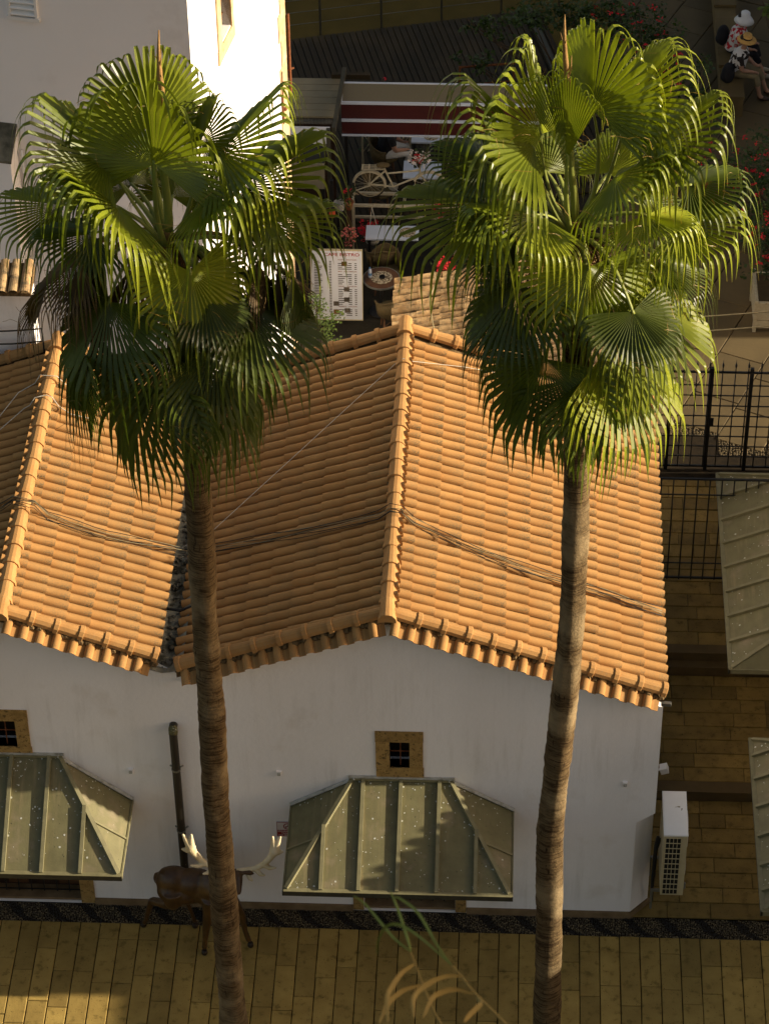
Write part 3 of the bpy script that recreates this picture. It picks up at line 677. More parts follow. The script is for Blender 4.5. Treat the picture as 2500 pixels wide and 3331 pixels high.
# unseen houses added further off to the right to keep the square and the end of the street in shade
def block(name, label, x0, x1, y0, y1, h, rh=1.2):
    b = thing(name, label, 'house', ((x0+x1)/2, (y0+y1)/2, 0))
    MB().box(x0, x1, y0, y1, -.05, h).build('wall', 'plaster2', b)
    r = MB(); cx = (x0+x1)/2; r.add([(x0-.2,y0-.2,h),(x1+.2,y0-.2,h),(x1+.2,y1+.2,h),(x0-.2,y1+.2,h),(cx,y0-.2,h+rh),(cx,y1+.2,h+rh)], [(0,4,5,3),(4,1,2,5),(0,1,4),(3,5,2),(0,3,2,1)])
    r.build('roof', 'ridge', b)
    for k in range(3):
        yy = y0 + (y1-y0)*(k+.5)/3; MB().box(x0-.03, x0+.01, yy-.4, yy+.4, 1.4, 2.7).build('window', 'glass', b)
block('shade_house', 'unseen white house added to shade the square, out of the picture to the right', 11.5, 17, 13.2, 31, 7.4)
block('shade_house', 'unseen white house added to shade the street, out of the picture to the right', 14.2, 19, -9, .5, 5.75, .3)
LEAVES_A=[
(-2.25,-2.35,14.96,-2.35,-2.10,15.62,120,0,0.30,0),
(-2.18,-2.80,14.78,-2.24,-2.90,15.62,125,0,0.45,0),
(-2.70,-2.60,14.68,-3.38,-2.55,15.24,120,-15,0.55,0),
(-3.30,-2.30,13.89,-3.90,-2.15,13.84,120,-10,0.40,0),
(-2.55,-2.95,14.34,-3.01,-3.35,14.93,125,-10,0.60,0),
(-1.74,-2.40,14.79,-1.53,-2.25,15.17,130,0,0.25,0),
(-1.52,-2.60,14.80,-0.87,-2.55,15.41,120,15,0.45,0),
(-1.31,-2.50,14.33,-0.52,-2.40,14.74,115,10,0.50,0),
(-1.59,-2.85,14.47,-1.11,-3.15,14.86,125,5,0.60,0),
(-1.03,-2.55,13.90,-0.42,-2.45,13.96,125,5,0.55,0),
(-1.83,-3.20,13.71,-1.77,-3.45,13.13,125,0,0.35,0),
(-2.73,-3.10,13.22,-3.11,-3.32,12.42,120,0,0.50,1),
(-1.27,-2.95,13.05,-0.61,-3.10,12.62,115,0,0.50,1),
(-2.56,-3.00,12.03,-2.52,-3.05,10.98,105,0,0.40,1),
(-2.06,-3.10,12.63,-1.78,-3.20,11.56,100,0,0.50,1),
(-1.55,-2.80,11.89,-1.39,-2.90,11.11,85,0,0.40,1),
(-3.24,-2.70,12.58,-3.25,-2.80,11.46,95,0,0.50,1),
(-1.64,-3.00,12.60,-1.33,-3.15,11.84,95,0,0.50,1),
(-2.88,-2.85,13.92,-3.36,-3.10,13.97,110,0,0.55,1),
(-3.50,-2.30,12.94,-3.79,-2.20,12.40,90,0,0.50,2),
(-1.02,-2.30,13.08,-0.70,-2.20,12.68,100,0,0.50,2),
(-2.12,-2.10,13.88,-2.02,-1.70,14.08,110,0,0.40,0),
(-2.54,-2.10,14.03,-2.90,-1.70,14.14,110,0,0.40,0),
(-2.88,-2.40,13.31,-3.33,-2.30,12.69,90,0,0.50,2),
(-3.07,-2.70,13.45,-3.52,-2.80,13.07,100,0,0.50,2),
(-1.23,-2.40,13.27,-0.96,-2.40,12.65,90,0,0.50,2),
(-2.63,-2.25,13.00,-2.82,-2.20,12.21,90,0,0.50,2),
(-1.92,-2.25,12.52,-1.76,-2.20,11.80,90,0,0.50,2),
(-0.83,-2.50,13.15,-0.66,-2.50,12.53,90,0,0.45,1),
]
LEAVES_B=[
(2.29,-2.50,15.33,2.36,-2.30,16.09,120,0,0.35,0),
(1.78,-2.50,15.02,1.54,-2.40,15.85,115,0,0.50,0),
(2.05,-2.85,14.97,1.93,-2.90,15.82,30,0,0.25,0),
(1.71,-2.70,14.98,1.06,-2.70,15.64,110,-15,0.75,0),
(1.21,-2.30,14.54,0.70,-2.20,14.59,120,0,0.40,1),
(1.26,-2.60,14.20,0.39,-2.50,14.11,115,-5,0.55,0),
(1.76,-3.00,14.37,1.21,-3.35,14.56,120,-5,0.60,0),
(2.65,-2.40,15.34,3.09,-2.30,15.85,110,15,0.70,0),
(2.95,-2.60,15.00,3.54,-2.55,15.42,120,10,0.50,0),
(2.54,-2.80,14.71,3.03,-3.05,15.10,120,5,0.50,0),
(3.33,-2.40,14.35,3.84,-2.35,14.40,120,5,0.55,1),
(3.24,-2.70,14.06,3.81,-2.75,14.14,125,5,0.50,0),
(2.30,-3.20,13.86,2.21,-3.45,13.20,118,0,0.50,0),
(2.85,-2.95,13.28,3.51,-3.10,12.72,115,0,0.50,0),
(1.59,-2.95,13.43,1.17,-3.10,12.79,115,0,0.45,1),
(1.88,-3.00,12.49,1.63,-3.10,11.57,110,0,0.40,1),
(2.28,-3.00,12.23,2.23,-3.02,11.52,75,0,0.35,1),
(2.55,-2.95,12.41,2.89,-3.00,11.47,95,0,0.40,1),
(2.66,-2.80,12.67,3.23,-2.90,11.71,95,0,0.50,0),
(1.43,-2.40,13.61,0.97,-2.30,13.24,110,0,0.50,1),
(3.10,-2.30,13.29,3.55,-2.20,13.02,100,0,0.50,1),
(2.51,-2.10,14.28,2.76,-1.70,14.52,110,0,0.50,0),
(1.86,-2.10,14.27,1.60,-1.70,14.50,110,0,0.50,0),
(1.44,-2.50,12.79,1.11,-2.50,12.23,90,0,0.45,1),
(2.86,-3.10,14.45,3.10,-3.50,14.51,110,0,0.55,0),
]
# spears [-2.064 -2.6   16.261] [-2.071 -2.6   15.408] [ 1.966 -2.6   16.519] [-2.12  -2.6   13.697] [ 2.152 -2.6   13.92 ]
# ================================================================ palms
def frond_mesh(name, H, T, half, hang, rc, nseg=46, droop=1.0, mat='frond'):
    """fan blade: pleated and joined near the stalk, split into hanging ribbons beyond. H hastula, T end of the stiff part."""
    H = V(H); T = V(T); ax = (T-H); Rs = ax.length; ax.normalize()
    up = V((0,0,1)); out = V((H.x-HEART.x, H.y-HEART.y, 0)); out = out.normalized() if out.length > .02 else V((0,-1,0))
    # blade normal: upper face looks up, or back towards the stem for upright leaves, outward for hanging ones
    ref = up + out*(-1.2*ax.z)
    n = (ref - ax*ref.dot(ax)); n = n.normalized() if n.length > .05 else -out
    b = n.cross(ax).normalized()
    vs = []; fs = []; tip = []
    half = R(half); stn = [.02,.12,.25,.4,.52,.62,.72,.82,.9,1.0]
    for i in range(nseg):
        th = -half + 2*half*(i+.5)/nseg; dth = 2*half/nseg
        q = .80 + .20*math.cos(th*.75); q *= rc.uniform(.95,1.05)
        L0 = Rs*q
        lat = abs(th)/math.pi
        d0 = (ax*math.cos(th) + b*math.sin(th) + n*(-.34*math.sin(abs(th)) + .12)).normalized()
        side = (b*math.cos(th) - ax*math.sin(th)).normalized()
        pts = []; wid = []; pleat = []
        # stiff part follows a gentle arch along the costa
        steps = [(s, 0) for s in stn]
        p = H.copy(); d = d0.copy(); prev = 0; sag = rc.uniform(.06,.18)*droop
        for s in stn:
            ds = (s-prev)*L0; prev = s
            d = (d + V((0,0,-1))*sag*ds*(.2+1.6*s*s)).normalized(); p = p + d*ds
            pts.append(p.copy()); r_ = s*L0
            w_ = r_*dth*.5*1.02
            if s > .74: w_ *= 1 - .45*(s-.74)/.26
            wid.append(w_); pleat.append(.75*w_*(1 if s < .75 else .6))
        hl = hang*1.2*rc.uniform(.5,1.4)*(1.0 - .25*lat); nh = 10; w1 = wid[-1]
        curl = V((rc.uniform(-.12,.12), rc.uniform(-.12,.12), 0))
        for k in range(1, nh+1):
            g_ = (.75, .75, .6, .45, .35, .3, .25, .2, .2, .2)[k-1]*droop
            d = (d*(1-.1*k/nh) + (V((0,0,-1)) + curl)*g_).normalized()
            p = p + d*(hl/nh); pts.append(p.copy()); f = k/nh
            wid.append(max(.0008, w1*(1-f)**.85*.85)); pleat.append(.2*wid[-1])
        o = len(vs); m = len(pts)
        for k in range(m):
            t = (pts[min(k+1,m-1)]-pts[max(k-1,0)]).normalized()
            sd = (side - t*side.dot(t)); sd = sd.normalized() if sd.length > .05 else b
            nn = t.cross(sd); nn = nn if nn.dot(n) > 0 or k > 10 else -nn
            vs += [pts[k] - sd*wid[k] + nn*pleat[k]*.5, pts[k] - nn*pleat[k]*.5, pts[k] + sd*wid[k] + nn*pleat[k]*.5]
            f = k/(m-1); tip += [f]*3
        for k in range(m-1):
            a = o + k*3; fs += [(a,a+3,a+4,a+1),(a+1,a+4,a+5,a+2)]
    # loose fibres
    for _ in range(int(nseg*.25)):
        th = rc.uniform(-half, half); r_ = Rs*rc.uniform(.6,.95); p = H + (ax*math.cos(th) + b*math.sin(th))*r_ + n*.05 - V((0,0,.1*r_*r_))
        d = V((rc.uniform(-1,1), rc.uniform(-1,1), rc.uniform(-.6,.6))).normalized(); o = len(vs); w_ = .0022
        for k in range(5):
            s_ = d.orthogonal().normalized()*w_; vs += [p - s_, p + s_]; tip += [1.3, 1.3]
            d = (d + V((rc.uniform(-.7,.7), rc.uniform(-.7,.7), rc.uniform(-.9,.3)))*.7).normalized(); p = p + d*.055
        for k in range(4): a = o+k*2; fs.append((a, a+1, a+3, a+2))
    me = bpy.data.meshes.new(name); me.from_pydata([tuple(v) for v in vs], [], fs); me.materials.append(M[mat])
    at = me.attributes.new('tip', 'FLOAT', 'POINT'); at.data.foreach_set('value', tip)
    me.update(); return me
def palm(label, base, trunk, heart, leaves, spear, seed, r0=.185, r1=.14):
    global HEART
    HEART = V(heart); rc = random.Random(seed)
    t = thing('palm_tree', label, 'palm tree', base)
    # trunk, ringed
    path = [V(p) for p in trunk]; n = 24; vs = []; fs = []; m = 300
    seg = [0]
    for a, b_ in zip(path, path[1:]): seg.append(seg[-1] + (b_-a).length)
    ph = [rc.uniform(0, 6.28) for _ in range(8)]
    ringo = 0
    for i in range(m):
        s = seg[-1]*i/(m-1); k = max(j for j in range(len(seg)) if seg[j] <= s + 1e-9); k = min(k, len(path)-2)
        c = path[k].lerp(path[k+1], (s-seg[k])/(seg[k+1]-seg[k])); f = s/seg[-1]
        rad = r0 + (r1-r0)*min(1, f*1.05) + .035*math.exp(-s/.35)
        ringo = .5*ringo + rc.uniform(-.005,.005)
        bulge = .006*math.sin(s*2.1+ph[0]) + .004*math.sin(s*5.3+ph[1])
        if f > .965: rad += .03*(f-.965)/.035
        for q in range(n):
            an = 2*math.pi*q/n; w_ = rad + bulge + ringo + .006*math.sin(3*an+ph[2]+s*.8) + .004*math.sin(5*an+ph[3]-s*1.7) + rc.uniform(-.0025,.0025)
            cut = -.014 if (math.sin(an*2+ph[4]+.5*s) > .93 and math.sin(s*1.9+ph[5]) > .2) else 0
            vs.append(c + V((math.cos(an), math.sin(an), 0))*(w_+cut))
    for i in range(m-1):
        for q in range(n): fs.append((i*n+q, i*n+(q+1)%n, (i+1)*n+(q+1)%n, (i+1)*n+q))
    fs.append(tuple((m-1)*n+q for q in range(n)))
    mb = MB(); mb.v = [tuple(v) for v in vs]; mb.f = fs; mb.build('trunk', 'bark', t, True)
    # old leaf bases under the crown
    lb = MB(); T0 = path[-1]
    for i in range(70):
        an = i*2.4; z = T0.z - .25 + (HEART.z-.25-T0.z)*i/70; f = i/70
        c = V((T0.x + (HEART.x-T0.x)*f, T0.y + (HEART.y-T0.y)*f, z)); d = V((math.cos(an), math.sin(an), 0))
        lb.tube([c, c + d*.13 + V((0,0,.05)), c + d*(.2+.06*rc.random()) + V((0,0,.16))], [.05,.042,.015], 5, True, .5)
    c0 = path[-1]; lb.tube([c0 - V((0,0,.3)), c0.lerp(HEART, .5), HEART - V((0,0,.15)), HEART + V((0,0,.1))], [r1*1.0, r1*1.1, r1*.95, .05], 12)
    lb.build('leaf_bases', 'leafbase', t)
    extra = []
    for k in range(6):
        an = R(20) + R(140)*((k*5) % 9)/8 + (math.pi if k % 4 == 3 else 0); el = R(-50 + 85*((k*7) % 9)/9); ln = rc.uniform(.75,1.15); d = V((math.cos(an)*math.cos(el), math.sin(an)*math.cos(el), math.sin(el)))
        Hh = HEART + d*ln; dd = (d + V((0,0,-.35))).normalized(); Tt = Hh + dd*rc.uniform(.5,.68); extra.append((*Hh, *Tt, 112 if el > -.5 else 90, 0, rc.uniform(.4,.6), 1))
    for i, lf in enumerate(list(leaves) + extra):
        H = V(lf[:3]); T = H + (V(lf[3:6]) - H)*1.1; half, rl, hang, mi = lf[6:10]
        low = H.z < HEART.z - 1.0
        fr = link('frond', frond_mesh('frond', H, T, half, hang, rc, 38 if half > 85 else 28, 1.0, ('frond', 'frond_shaded', 'frond_dead')[mi]), t)
        d = H - HEART; L = d.length; horiz = V((d.x, d.y, 0)); ho = horiz.normalized() if horiz.length > .03 else V((0,-1,0))
        c1 = HEART + ho*.08 + V((0,0,.16 if d.z < 0 else .1)) + V((0,0,1))*L*.3 + ho*L*.25
        if d.z < -.3: c1 = HEART + ho*(.28 + .22*L) + V((0,0,.25))
        pts = []
        for k in range(11):
            u_ = k/10; p0 = HEART + ho*.05 - V((0,0,.1)); pts.append(p0*(1-u_)**2 + c1*2*u_*(1-u_) + H*u_*u_)
        pts.append(H + (T-H)*.05)
        pe = MB(); pe.tube(pts, [.042-.026*k/11 for k in range(12)], 6, True, .5); pe.build('petiole', 'petiole' if mi < 2 else 'leafbase', fr, True)
    # closed spear leaf
    S = V(spear); sp = MB(); ln = (S-HEART).length; pts = [HEART.lerp(S, k/10) + V((.012*math.sin(k*1.3), .012*math.cos(k), 0)) for k in range(11)]
    sp.tube(pts[:6], [.05,.048,.045,.042,.04,.036], 8); sp.build('young_leaf', 'petiole', t, True)
    sp = MB(); sp.tube(pts[5:], [.036,.036,.032,.028,.018,.006], 8)
    for k in range(5): q = pts[7+k//3]; sp.tube([q, q + V((rc.uniform(-.03,.03), rc.uniform(-.03,.03), .15)), q + V((rc.uniform(-.07,.07), rc.uniform(-.05,.05), .28))], [.009,.007,.002], 4)
    sp.build('spear_leaf', 'spear', t, True)
    # fruit stalks, dry fibre
    for k in range(9):
        an = k*2.399 + .7 + seed; d = V((math.cos(an), math.sin(an), 0)); p0 = HEART + d*.1 - V((0,0,.15))
        ln = rc.uniform(.6,1.15); pts = [p0 + d*(ln*.55*u_) + V((0,0,.10*math.sin(3.1*u_) - 1.05*ln*u_*u_)) for u_ in [j/9 for j in range(10)]]
        st = MB(); st.tube(pts, [.016-.0012*j for j in range(10)], 5)
        fb = MB()
        for j in range(150):
            u_ = rc.uniform(.4,1.0); q = pts[int(u_*9)] + V((rc.gauss(0,.06), rc.gauss(0,.06), rc.gauss(-.1,.09)))
            if j % 5 == 0: st.tube([pts[int(u_*9)], q], .003, 3, False)
            fb.ell(q, rc.uniform(.006,.010), 5, 4)
        s = st.build('fruit_stalk', 'branch', t); tag(fb.build('fruits', 'fruit' if k % 3 else 'fibre', s), kind='stuff')
    dry = MB()
    for k in range(120):
        an = rc.uniform(0, 6.28); d = V((math.cos(an), math.sin(an), 0)); p = HEART + d*.15 - V((0,0,rc.uniform(.1,.6)))
        q = p + d*rc.uniform(.1,.35) + V((0,0,-rc.uniform(.1,.5))); dry.tube([p, (p+q)/2 + d*.05, q], [.006,.005,.002], 3, False)
    tag(dry.build('dry_fibre', 'fibre', t), kind='stuff')
    return t
TA = [(-2.04,-2.6,-.05),(-2.035,-2.6,.585),(-2.05,-2.6,3.3),(-2.065,-2.6,5.04),(-2.02,-2.6,6.68),(-2.03,-2.6,8.23),(-2.0,-2.6,9.45),(-2.0,-2.6,10.5),(-2.04,-2.6,11.9),(-2.11,-2.6,13.1)]
TB = [(2.2,-2.6,-.05),(2.2,-2.6,.77),(2.165,-2.6,3.46),(2.15,-2.6,4.63),(2.2,-2.6,5.75),(2.264,-2.6,7.09),(2.31,-2.6,8.36),(2.295,-2.6,9.57),(2.284,-2.6,10.45),(2.24,-2.6,11.9),(2.17,-2.6,13.3)]
palm('left fan palm with lower crown, in front of the white tower', (-2.04,-2.6,-.05), TA, (-2.12,-2.6,13.7), LEAVES_A, (-2.064,-2.6,16.26), 21)
palm('right fan palm with taller crown, in front of the cafe', (2.2,-2.6,-.05), TB, (2.155,-2.6,13.92), LEAVES_B, (1.97,-2.6,16.5), 22)
# ================================================================ tower and annex behind
TW = thing('white_tower', 'tall white building with sunlit side and stone framed window behind the left palm', 'building', (-4.5, 10, L3))
te = V((math.sin(R(10)), math.cos(R(10)), 0)); tf = V((-te.y, te.x, 0)); T0 = V((-3.1, 7.6, 0)); TH = 15.5; TL = 5.12
def tp(s, f, z, o=0.0): return T0 + te*s + tf*f + V((te.y, -te.x, 0))*o + V((0, 0, z))    # s along sunlit side, f along front, o outward of side
ws0, ws1, wz0, wz1 = 1.55, 2.08, 8.75, 10.2
tb = MB()
ss = [0, ws0, ws1, TL-.42]
for a, b in zip(ss, ss[1:]):
    if a == ws0:
        tb.add([tp(a,0,-.1), tp(b,0,-.1), tp(b,0,wz0), tp(a,0,wz0)], [(0,1,2,3)]); tb.add([tp(a,0,wz1), tp(b,0,wz1), tp(b,0,TH), tp(a,0,TH)], [(0,1,2,3)])
    else: tb.add([tp(a,0,-.1), tp(b,0,-.1), tp(b,0,TH), tp(a,0,TH)], [(0,1,2,3)])
d = -.4
for q in ([tp(ws0,0,wz0), tp(ws0,0,wz0,d), tp(ws0,0,wz1,d), tp(ws0,0,wz1)], [tp(ws1,0,wz0), tp(ws1,0,wz1), tp(ws1,0,wz1,d), tp(ws1,0,wz0,d)], [tp(ws0,0,wz0), tp(ws1,0,wz0), tp(ws1,0,wz0,d), tp(ws0,0,wz0,d)], [tp(ws0,0,wz1,d), tp(ws1,0,wz1,d), tp(ws1,0,wz1), tp(ws0,0,wz1)]): tb.add(q, [(0,1,2,3)])
tb.add([tp(TL-.42,0,-.1), tp(TL,0,-.1), tp(TL,0,TH), tp(TL-.42,0,TH)], [(0,1,2,3)])
tb.add([tp(0,8,-.1), tp(0,0,-.1), tp(0,0,TH), tp(0,8,TH)], [(0,1,2,3)])
tb.add([tp(TL,0,-.1), tp(TL,8,-.1), tp(TL,8,TH), tp(TL,0,TH)], [(0,1,2,3)])
tb.add([tp(TL,8,-.1), tp(0,8,-.1), tp(0,8,TH), tp(TL,8,TH)], [(0,1,2,3)]); tb.add([tp(0,0,TH), tp(TL,0,TH), tp(TL,8,TH), tp(0,8,TH)], [(0,1,2,3)])
tb.build('wall', 'plaster2', TW)
side_n = V((te.y, -te.x, 0))
for k in range(26):   # quoin stones at the far corner
    z0 = .3 + k*.5; dd = .42 if k % 2 else .3
    MB().obox(tp(TL-dd/2+.01, .1, z0+.245), te, tf, (0,0,1), dd/2, .12, .245).build('quoin', 'quoin', TW)
wn = thing_part('window', TW)
def sb(s0, s1, z0, z1): MB().obox(tp((s0+s1)/2, .14, (z0+z1)/2), te, tf, (0,0,1), (s1-s0)/2, .165, (z1-z0)/2).build('stone', 'quoin', wn)
sb(ws0-.2, ws0, wz0-.02, wz1); sb(ws1, ws1+.13, wz0-.02, wz1); sb(ws0-.22, ws1+.15, wz0-.26, wz0-.021); sb(ws0-.2, ws1+.13, wz1, wz1+.2)
MB().obox(tp((ws0+ws1)/2, .38, (wz0+wz1)/2), te, tf, (0,0,1), .3, .01, .8).build('pane', 'glass', wn)
gr = MB()
for s in (ws0+.1, ws0+.22, ws0+.34): gr.tube([tp(s,.12,wz0), tp(s,.12,wz1)], .017, 6)
for z in (8.95, 9.2, 9.45, 9.7): gr.tube([tp(ws0,.12,z), tp(ws1,.12,z)], .015, 6)
gr.build('grille', 'rust', wn)
ib = MB(); ib.obox(tp(TL+.03, -.06, 6.35), te, tf, (0,0,1), .03, .012, .75); ib.tube([tp(TL,-.02,6.05), tp(TL+.1,-.1,6.05)], .018, 6); ib.build('iron_hinge', 'rust', TW)
ib = MB(); ib.obox(tp(TL-.36, -.02, 5.75), te, tf, (0,0,1), .02, .012, .5); ib.ell(tp(TL-.3,-.04,5.5), .035, 8, 6); ib.build('iron_hinge', 'rust', TW)
cr = MB(); cr.tube([tp(ws0-.1,-.012,wz0-.3), tp(ws0-.12,-.012,6.3)], .007, 5); cr.build('wall_cable', 'white', TW)
# louvred vent on the shaded front
vt = thing_part('vent', TW); fo = -te
def fp(f, z, o=0): return T0 + tf*f - te*o + V((0,0,z))
vb = MB()
for f0, f1, z0, z1 in ((2.22,2.26,9.85,10.4),(2.62,2.66,9.85,10.4),(2.2,2.68,9.8,9.86)): vb.obox(fp((f0+f1)/2,(z0+z1)/2,.03), tf, te, (0,0,1), (f1-f0)/2, .03, (z1-z0)/2)
vb.build('frame', 'white', vt)
for k in range(4): MB().obox(fp(2.44, 9.93+k*.1, .03), tf, te+V((0,0,.8)), (0,0,1), .18, .045, .008).build('slat', 'white', vt)
# lower wing with a sloping ledge
wg = MB()
for o, ztop in ((.38, 7.57),):
    A = [fp(2.76,-.1,0), fp(2.76,-.1,o), fp(8,-.1,o), fp(8,-.1,0)]
    B = [fp(2.76,7.97,0), fp(2.76,ztop,o), fp(8,ztop,o), fp(8,7.97,0)]
    wg.add(A+B, [(0,1,5,4),(1,2,6,5),(2,3,7,6)])
wg.build('wing_wall', 'plaster2', TW)
ld = MB(); ld.add([fp(2.74,7.99,-.01), fp(2.74,7.58,.4), fp(8,7.58,.4), fp(8,7.99,-.01), fp(2.74,7.95,-.01), fp(2.74,7.53,.4), fp(8,7.53,.4), fp(8,7.95,-.01)], [(0,1,2,3),(1,5,6,2),(0,4,5,1)]); ld.build('ledge', 'cement', TW)
cp = MB(); cp.tube([fp(2.70,7.55,.04), fp(2.70,6.6,.04), fp(2.73,5.2,.05)], .022, 8); cp.build('conduit', 'white', TW, True)
# small annex with old barrel tiles
AX = thing('annex', 'small white annex with weathered barrel tiles at the left edge under the tower', 'building', (-6.2, 6.6, L3))
ab = MB(); ab.box(-8, -5.44, 5.9, 6.24, 0, 6.60); ab.build('wall', 'plaster', AX)
ab = MB(); ab.add([(-8,5.75,6.62),(-5.4,5.75,6.62),(-5.4,6.25,6.794),(-8,6.25,6.794),(-8,5.75,6.56),(-5.4,5.75,6.56),(-5.4,6.25,6.6),(-8,6.25,6.6)], [(0,1,2,3),(0,4,5,1),(1,5,6,2)]); rfa = ab.build('roof', 'mortar', AX)
def barrel(name, r=.075, L=.3):
    vs = []; fs = []; n = 9
    for t, s in ((0,.85),(L,1.05),(L,.9)):
        for k in range(n): a = math.pi*k/(n-1); vs.append((t, -math.cos(a)*r*s, math.sin(a)*r*s*.8))
    for i in range(2):
        for k in range(n-1): fs.append((i*n+k,(i+1)*n+k,(i+1)*n+k+1,i*n+k+1))
    me = bpy.data.meshes.new(name); me.from_pydata(vs, [], fs); me.materials.append(M['oldtile']); me.update(); return me
BAR = barrel('barrel_tile')
sl_ = math.atan2(.4, 1.15)
for c in range(13):
    for r in range(2):
        inst('barrel_tile', BAR, axes((0,-math.cos(sl_),-math.sin(sl_)), (1,0,0), (0,-math.sin(sl_),math.cos(sl_)), (-5.47-c*.175+jig(.012), 6.27-r*.27, 6.82-r*.27*math.tan(sl_)+r*.012+jig(.008))) @ Euler((jig(.06),jig(.03),jig(.06))).to_matrix().to_4x4(), rfa)
# dark cables hanging along the annex wall
for i, (za, zb, sg) in enumerate(((6.0,5.98,.1),(5.9,5.75,.16),(5.7,5.5,.12))):
    c = MB(); pts = [V((-7.2,5.82,za)).lerp(V((-5.3,5.75,zb)), u_/12) - V((0,0,sg*math.sin(math.pi*u_/12))) for u_ in range(13)] + [V((-5.28,5.68,zb-.1)), V((-5.25,5.5,zb-.32))]; c.tube(pts, .014, 6)
    tag(c.build('wall_cable', 'rubber', None, True), ['upper', 'middle', 'lowest'][i] + ' black cable sagging across the annex wall at the left edge', 'cable', 'cables on the annex wall')
# old low roof behind the middle house
OR = thing('old_roof', 'weathered barrel tile roof just behind the main ridge', 'roof', (.6, 9.5, L3))
MB().box(-.28, 3.2, 6.5, 10.8, L3-.05, 2.95).build('wall', 'plaster', OR)
ob = MB(); ob.add([(-.34,6.3,3.02),(3.3,6.3,3.9),(3.3,11.0,3.9),(-.34,11.0,3.02),(-.34,6.3,2.9),(3.3,6.3,2.9),(3.3,11.0,2.9),(-.34,11.0,2.9)], [(0,1,2,3),(0,3,7,4),(2,6,7,3),(0,4,5,1)]); orf = ob.build('roof', 'mortar', OR)
so_ = math.atan2(.88, 3.64)
for c in range(26):
    for r in range(9):
        y = 10.93 - c*.165; x = 3.1 - r*.385
        if y < 6.4: continue
        inst('barrel_tile', BAR, axes((-math.cos(so_),0,-math.sin(so_)), (0,-1,0), (-math.sin(so_),0,math.cos(so_)), (x+jig(.02), y+jig(.012), 3.06+(x+.34)*math.tan(so_)+jig(.008))) @ Euler((jig(.06),jig(.03),jig(.05))).to_matrix().to_4x4() @ Matrix.Diagonal((1.38,1,1,1)), orf)
c = MB(); c.tube([(.25,10.95,3.3),(.3,10.6,3.32),(.2,10.2,3.3),(.24,9.8,3.3),(.3,9.4,3.3)], .011, 6); tag(c.build('roof_wire', 'tancable'), 'pale wire lying across the old barrel tiles', 'wire')

# ================================================================ cables on the roofs
def roofz(x):
    if x > XV: return MZ - (MM_R*x if x > 0 else -MM_L*x) - .03
    return LZ - LM*abs(x-LXR) - .03
CB = thing('cable_bundle', 'bundle of black and pale cables draped across both tiled roofs', 'cables', (0, 2.3, 5.9))
key = [(-6.6,2.3),(-5.38,2.06),(-5.24,2.04),(-4.75,1.94),(-4.0,1.88),(-3.23,1.98),(-2.53,2.11),(-1.4,1.95),(-.76,1.89),(-.04,1.88),(.5,1.72),(1.17,1.57),(1.96,1.48),(2.85,1.46),(3.66,1.42)]
def interp(x, kk):
    for (a, b), (c_, d_) in zip(kk, kk[1:]):
        if a <= x <= c_: return b + (d_-b)*(x-a)/(c_-a)
    return kk[-1][1]
for i in range(6):
    pts = []; ph = rnd.uniform(0, 6); am = rnd.uniform(.012,.035)
    for k in range(64):
        x = -6.5 + 10.16*k/63; z = roofz(x) + .035 + .012*i
        if abs(x) < .2: z = MZ + .06 + .008*i
        if abs(x-LXR) < .2: z = LZ + .06 + .008*i
        if XV-.35 < x < XV+.2: z = max(z, 4.98)
        pts.append((x, interp(x, key) + am*math.sin(x*3.1+ph) + .02*(i-2.5), z + .01*math.sin(x*7+ph)))
    mb = MB(); mb.tube(pts, .0055 if i % 3 else .0045, 5); mb.build('cable', 'rubber' if i != 2 and i != 4 else 'tancable', CB, True)
w1 = MB(); w1.tube([(-2.95,2.2,4.95)] + [(-2.54+2.42*k/10, 2.53+2.63*k/10, roofz(-2.54+2.42*k/10)+.04) for k in range(11)] + [(0,5.17,MZ+.06),(.1,5.2,MZ-.01),(.87,5.46,roofz(.87)+.04),(1.6,5.6,roofz(1.6)+.04)], .0045, 5)
tag(w1.build('roof_wire', 'whitecable', None, True), 'thin white wire crossing the shaded slope of the middle roof', 'wire')
for i, wp_ in enumerate(([(-6.3,3.2),(-5.72,4.2),(-5.51,4.63),(-5.2,4.78),(-4.95,4.76),(-4.5,4.72)], [(-6.3,3.0),(-5.67,3.87),(-5.36,4.21),(-5.05,4.33),(-4.69,4.15),(-4.3,4.2)])):
    w1 = MB(); pts = []
    for (a, b), (c_, d_) in zip(wp_, wp_[1:]):
        for k in range(4): xx = a+(c_-a)*k/4; pts.append((xx, b+(d_-b)*k/4, LZ+.06 if abs(xx-LXR) < .17 else roofz(xx)+.045))
    w1.tube(pts, .0065, 5)
    tag(w1.build('roof_wire', 'whitecable', None, True), ['pale wire looped over the left ridge, the upper one', 'pale wire looped over the left ridge, the lower one'][i], 'wire', 'wires over the left ridge')
for i, (z0, z1) in enumerate(((2.79,2.97),(2.485,2.67))):
    w1 = MB(); w1.tube([V((3.2,10.5,z0-.12)).lerp(V((8.4,10.5,z1+.42)), k/12) - V((0,0,.10*math.sin(math.pi*k/12))) for k in range(13)], .012, 5)
    tag(w1.build('overhead_wire', 'tancable', None, True), ['higher', 'lower'][i] + ' pale overhead wire in front of the white planter', 'wire', 'overhead wires by the planter')

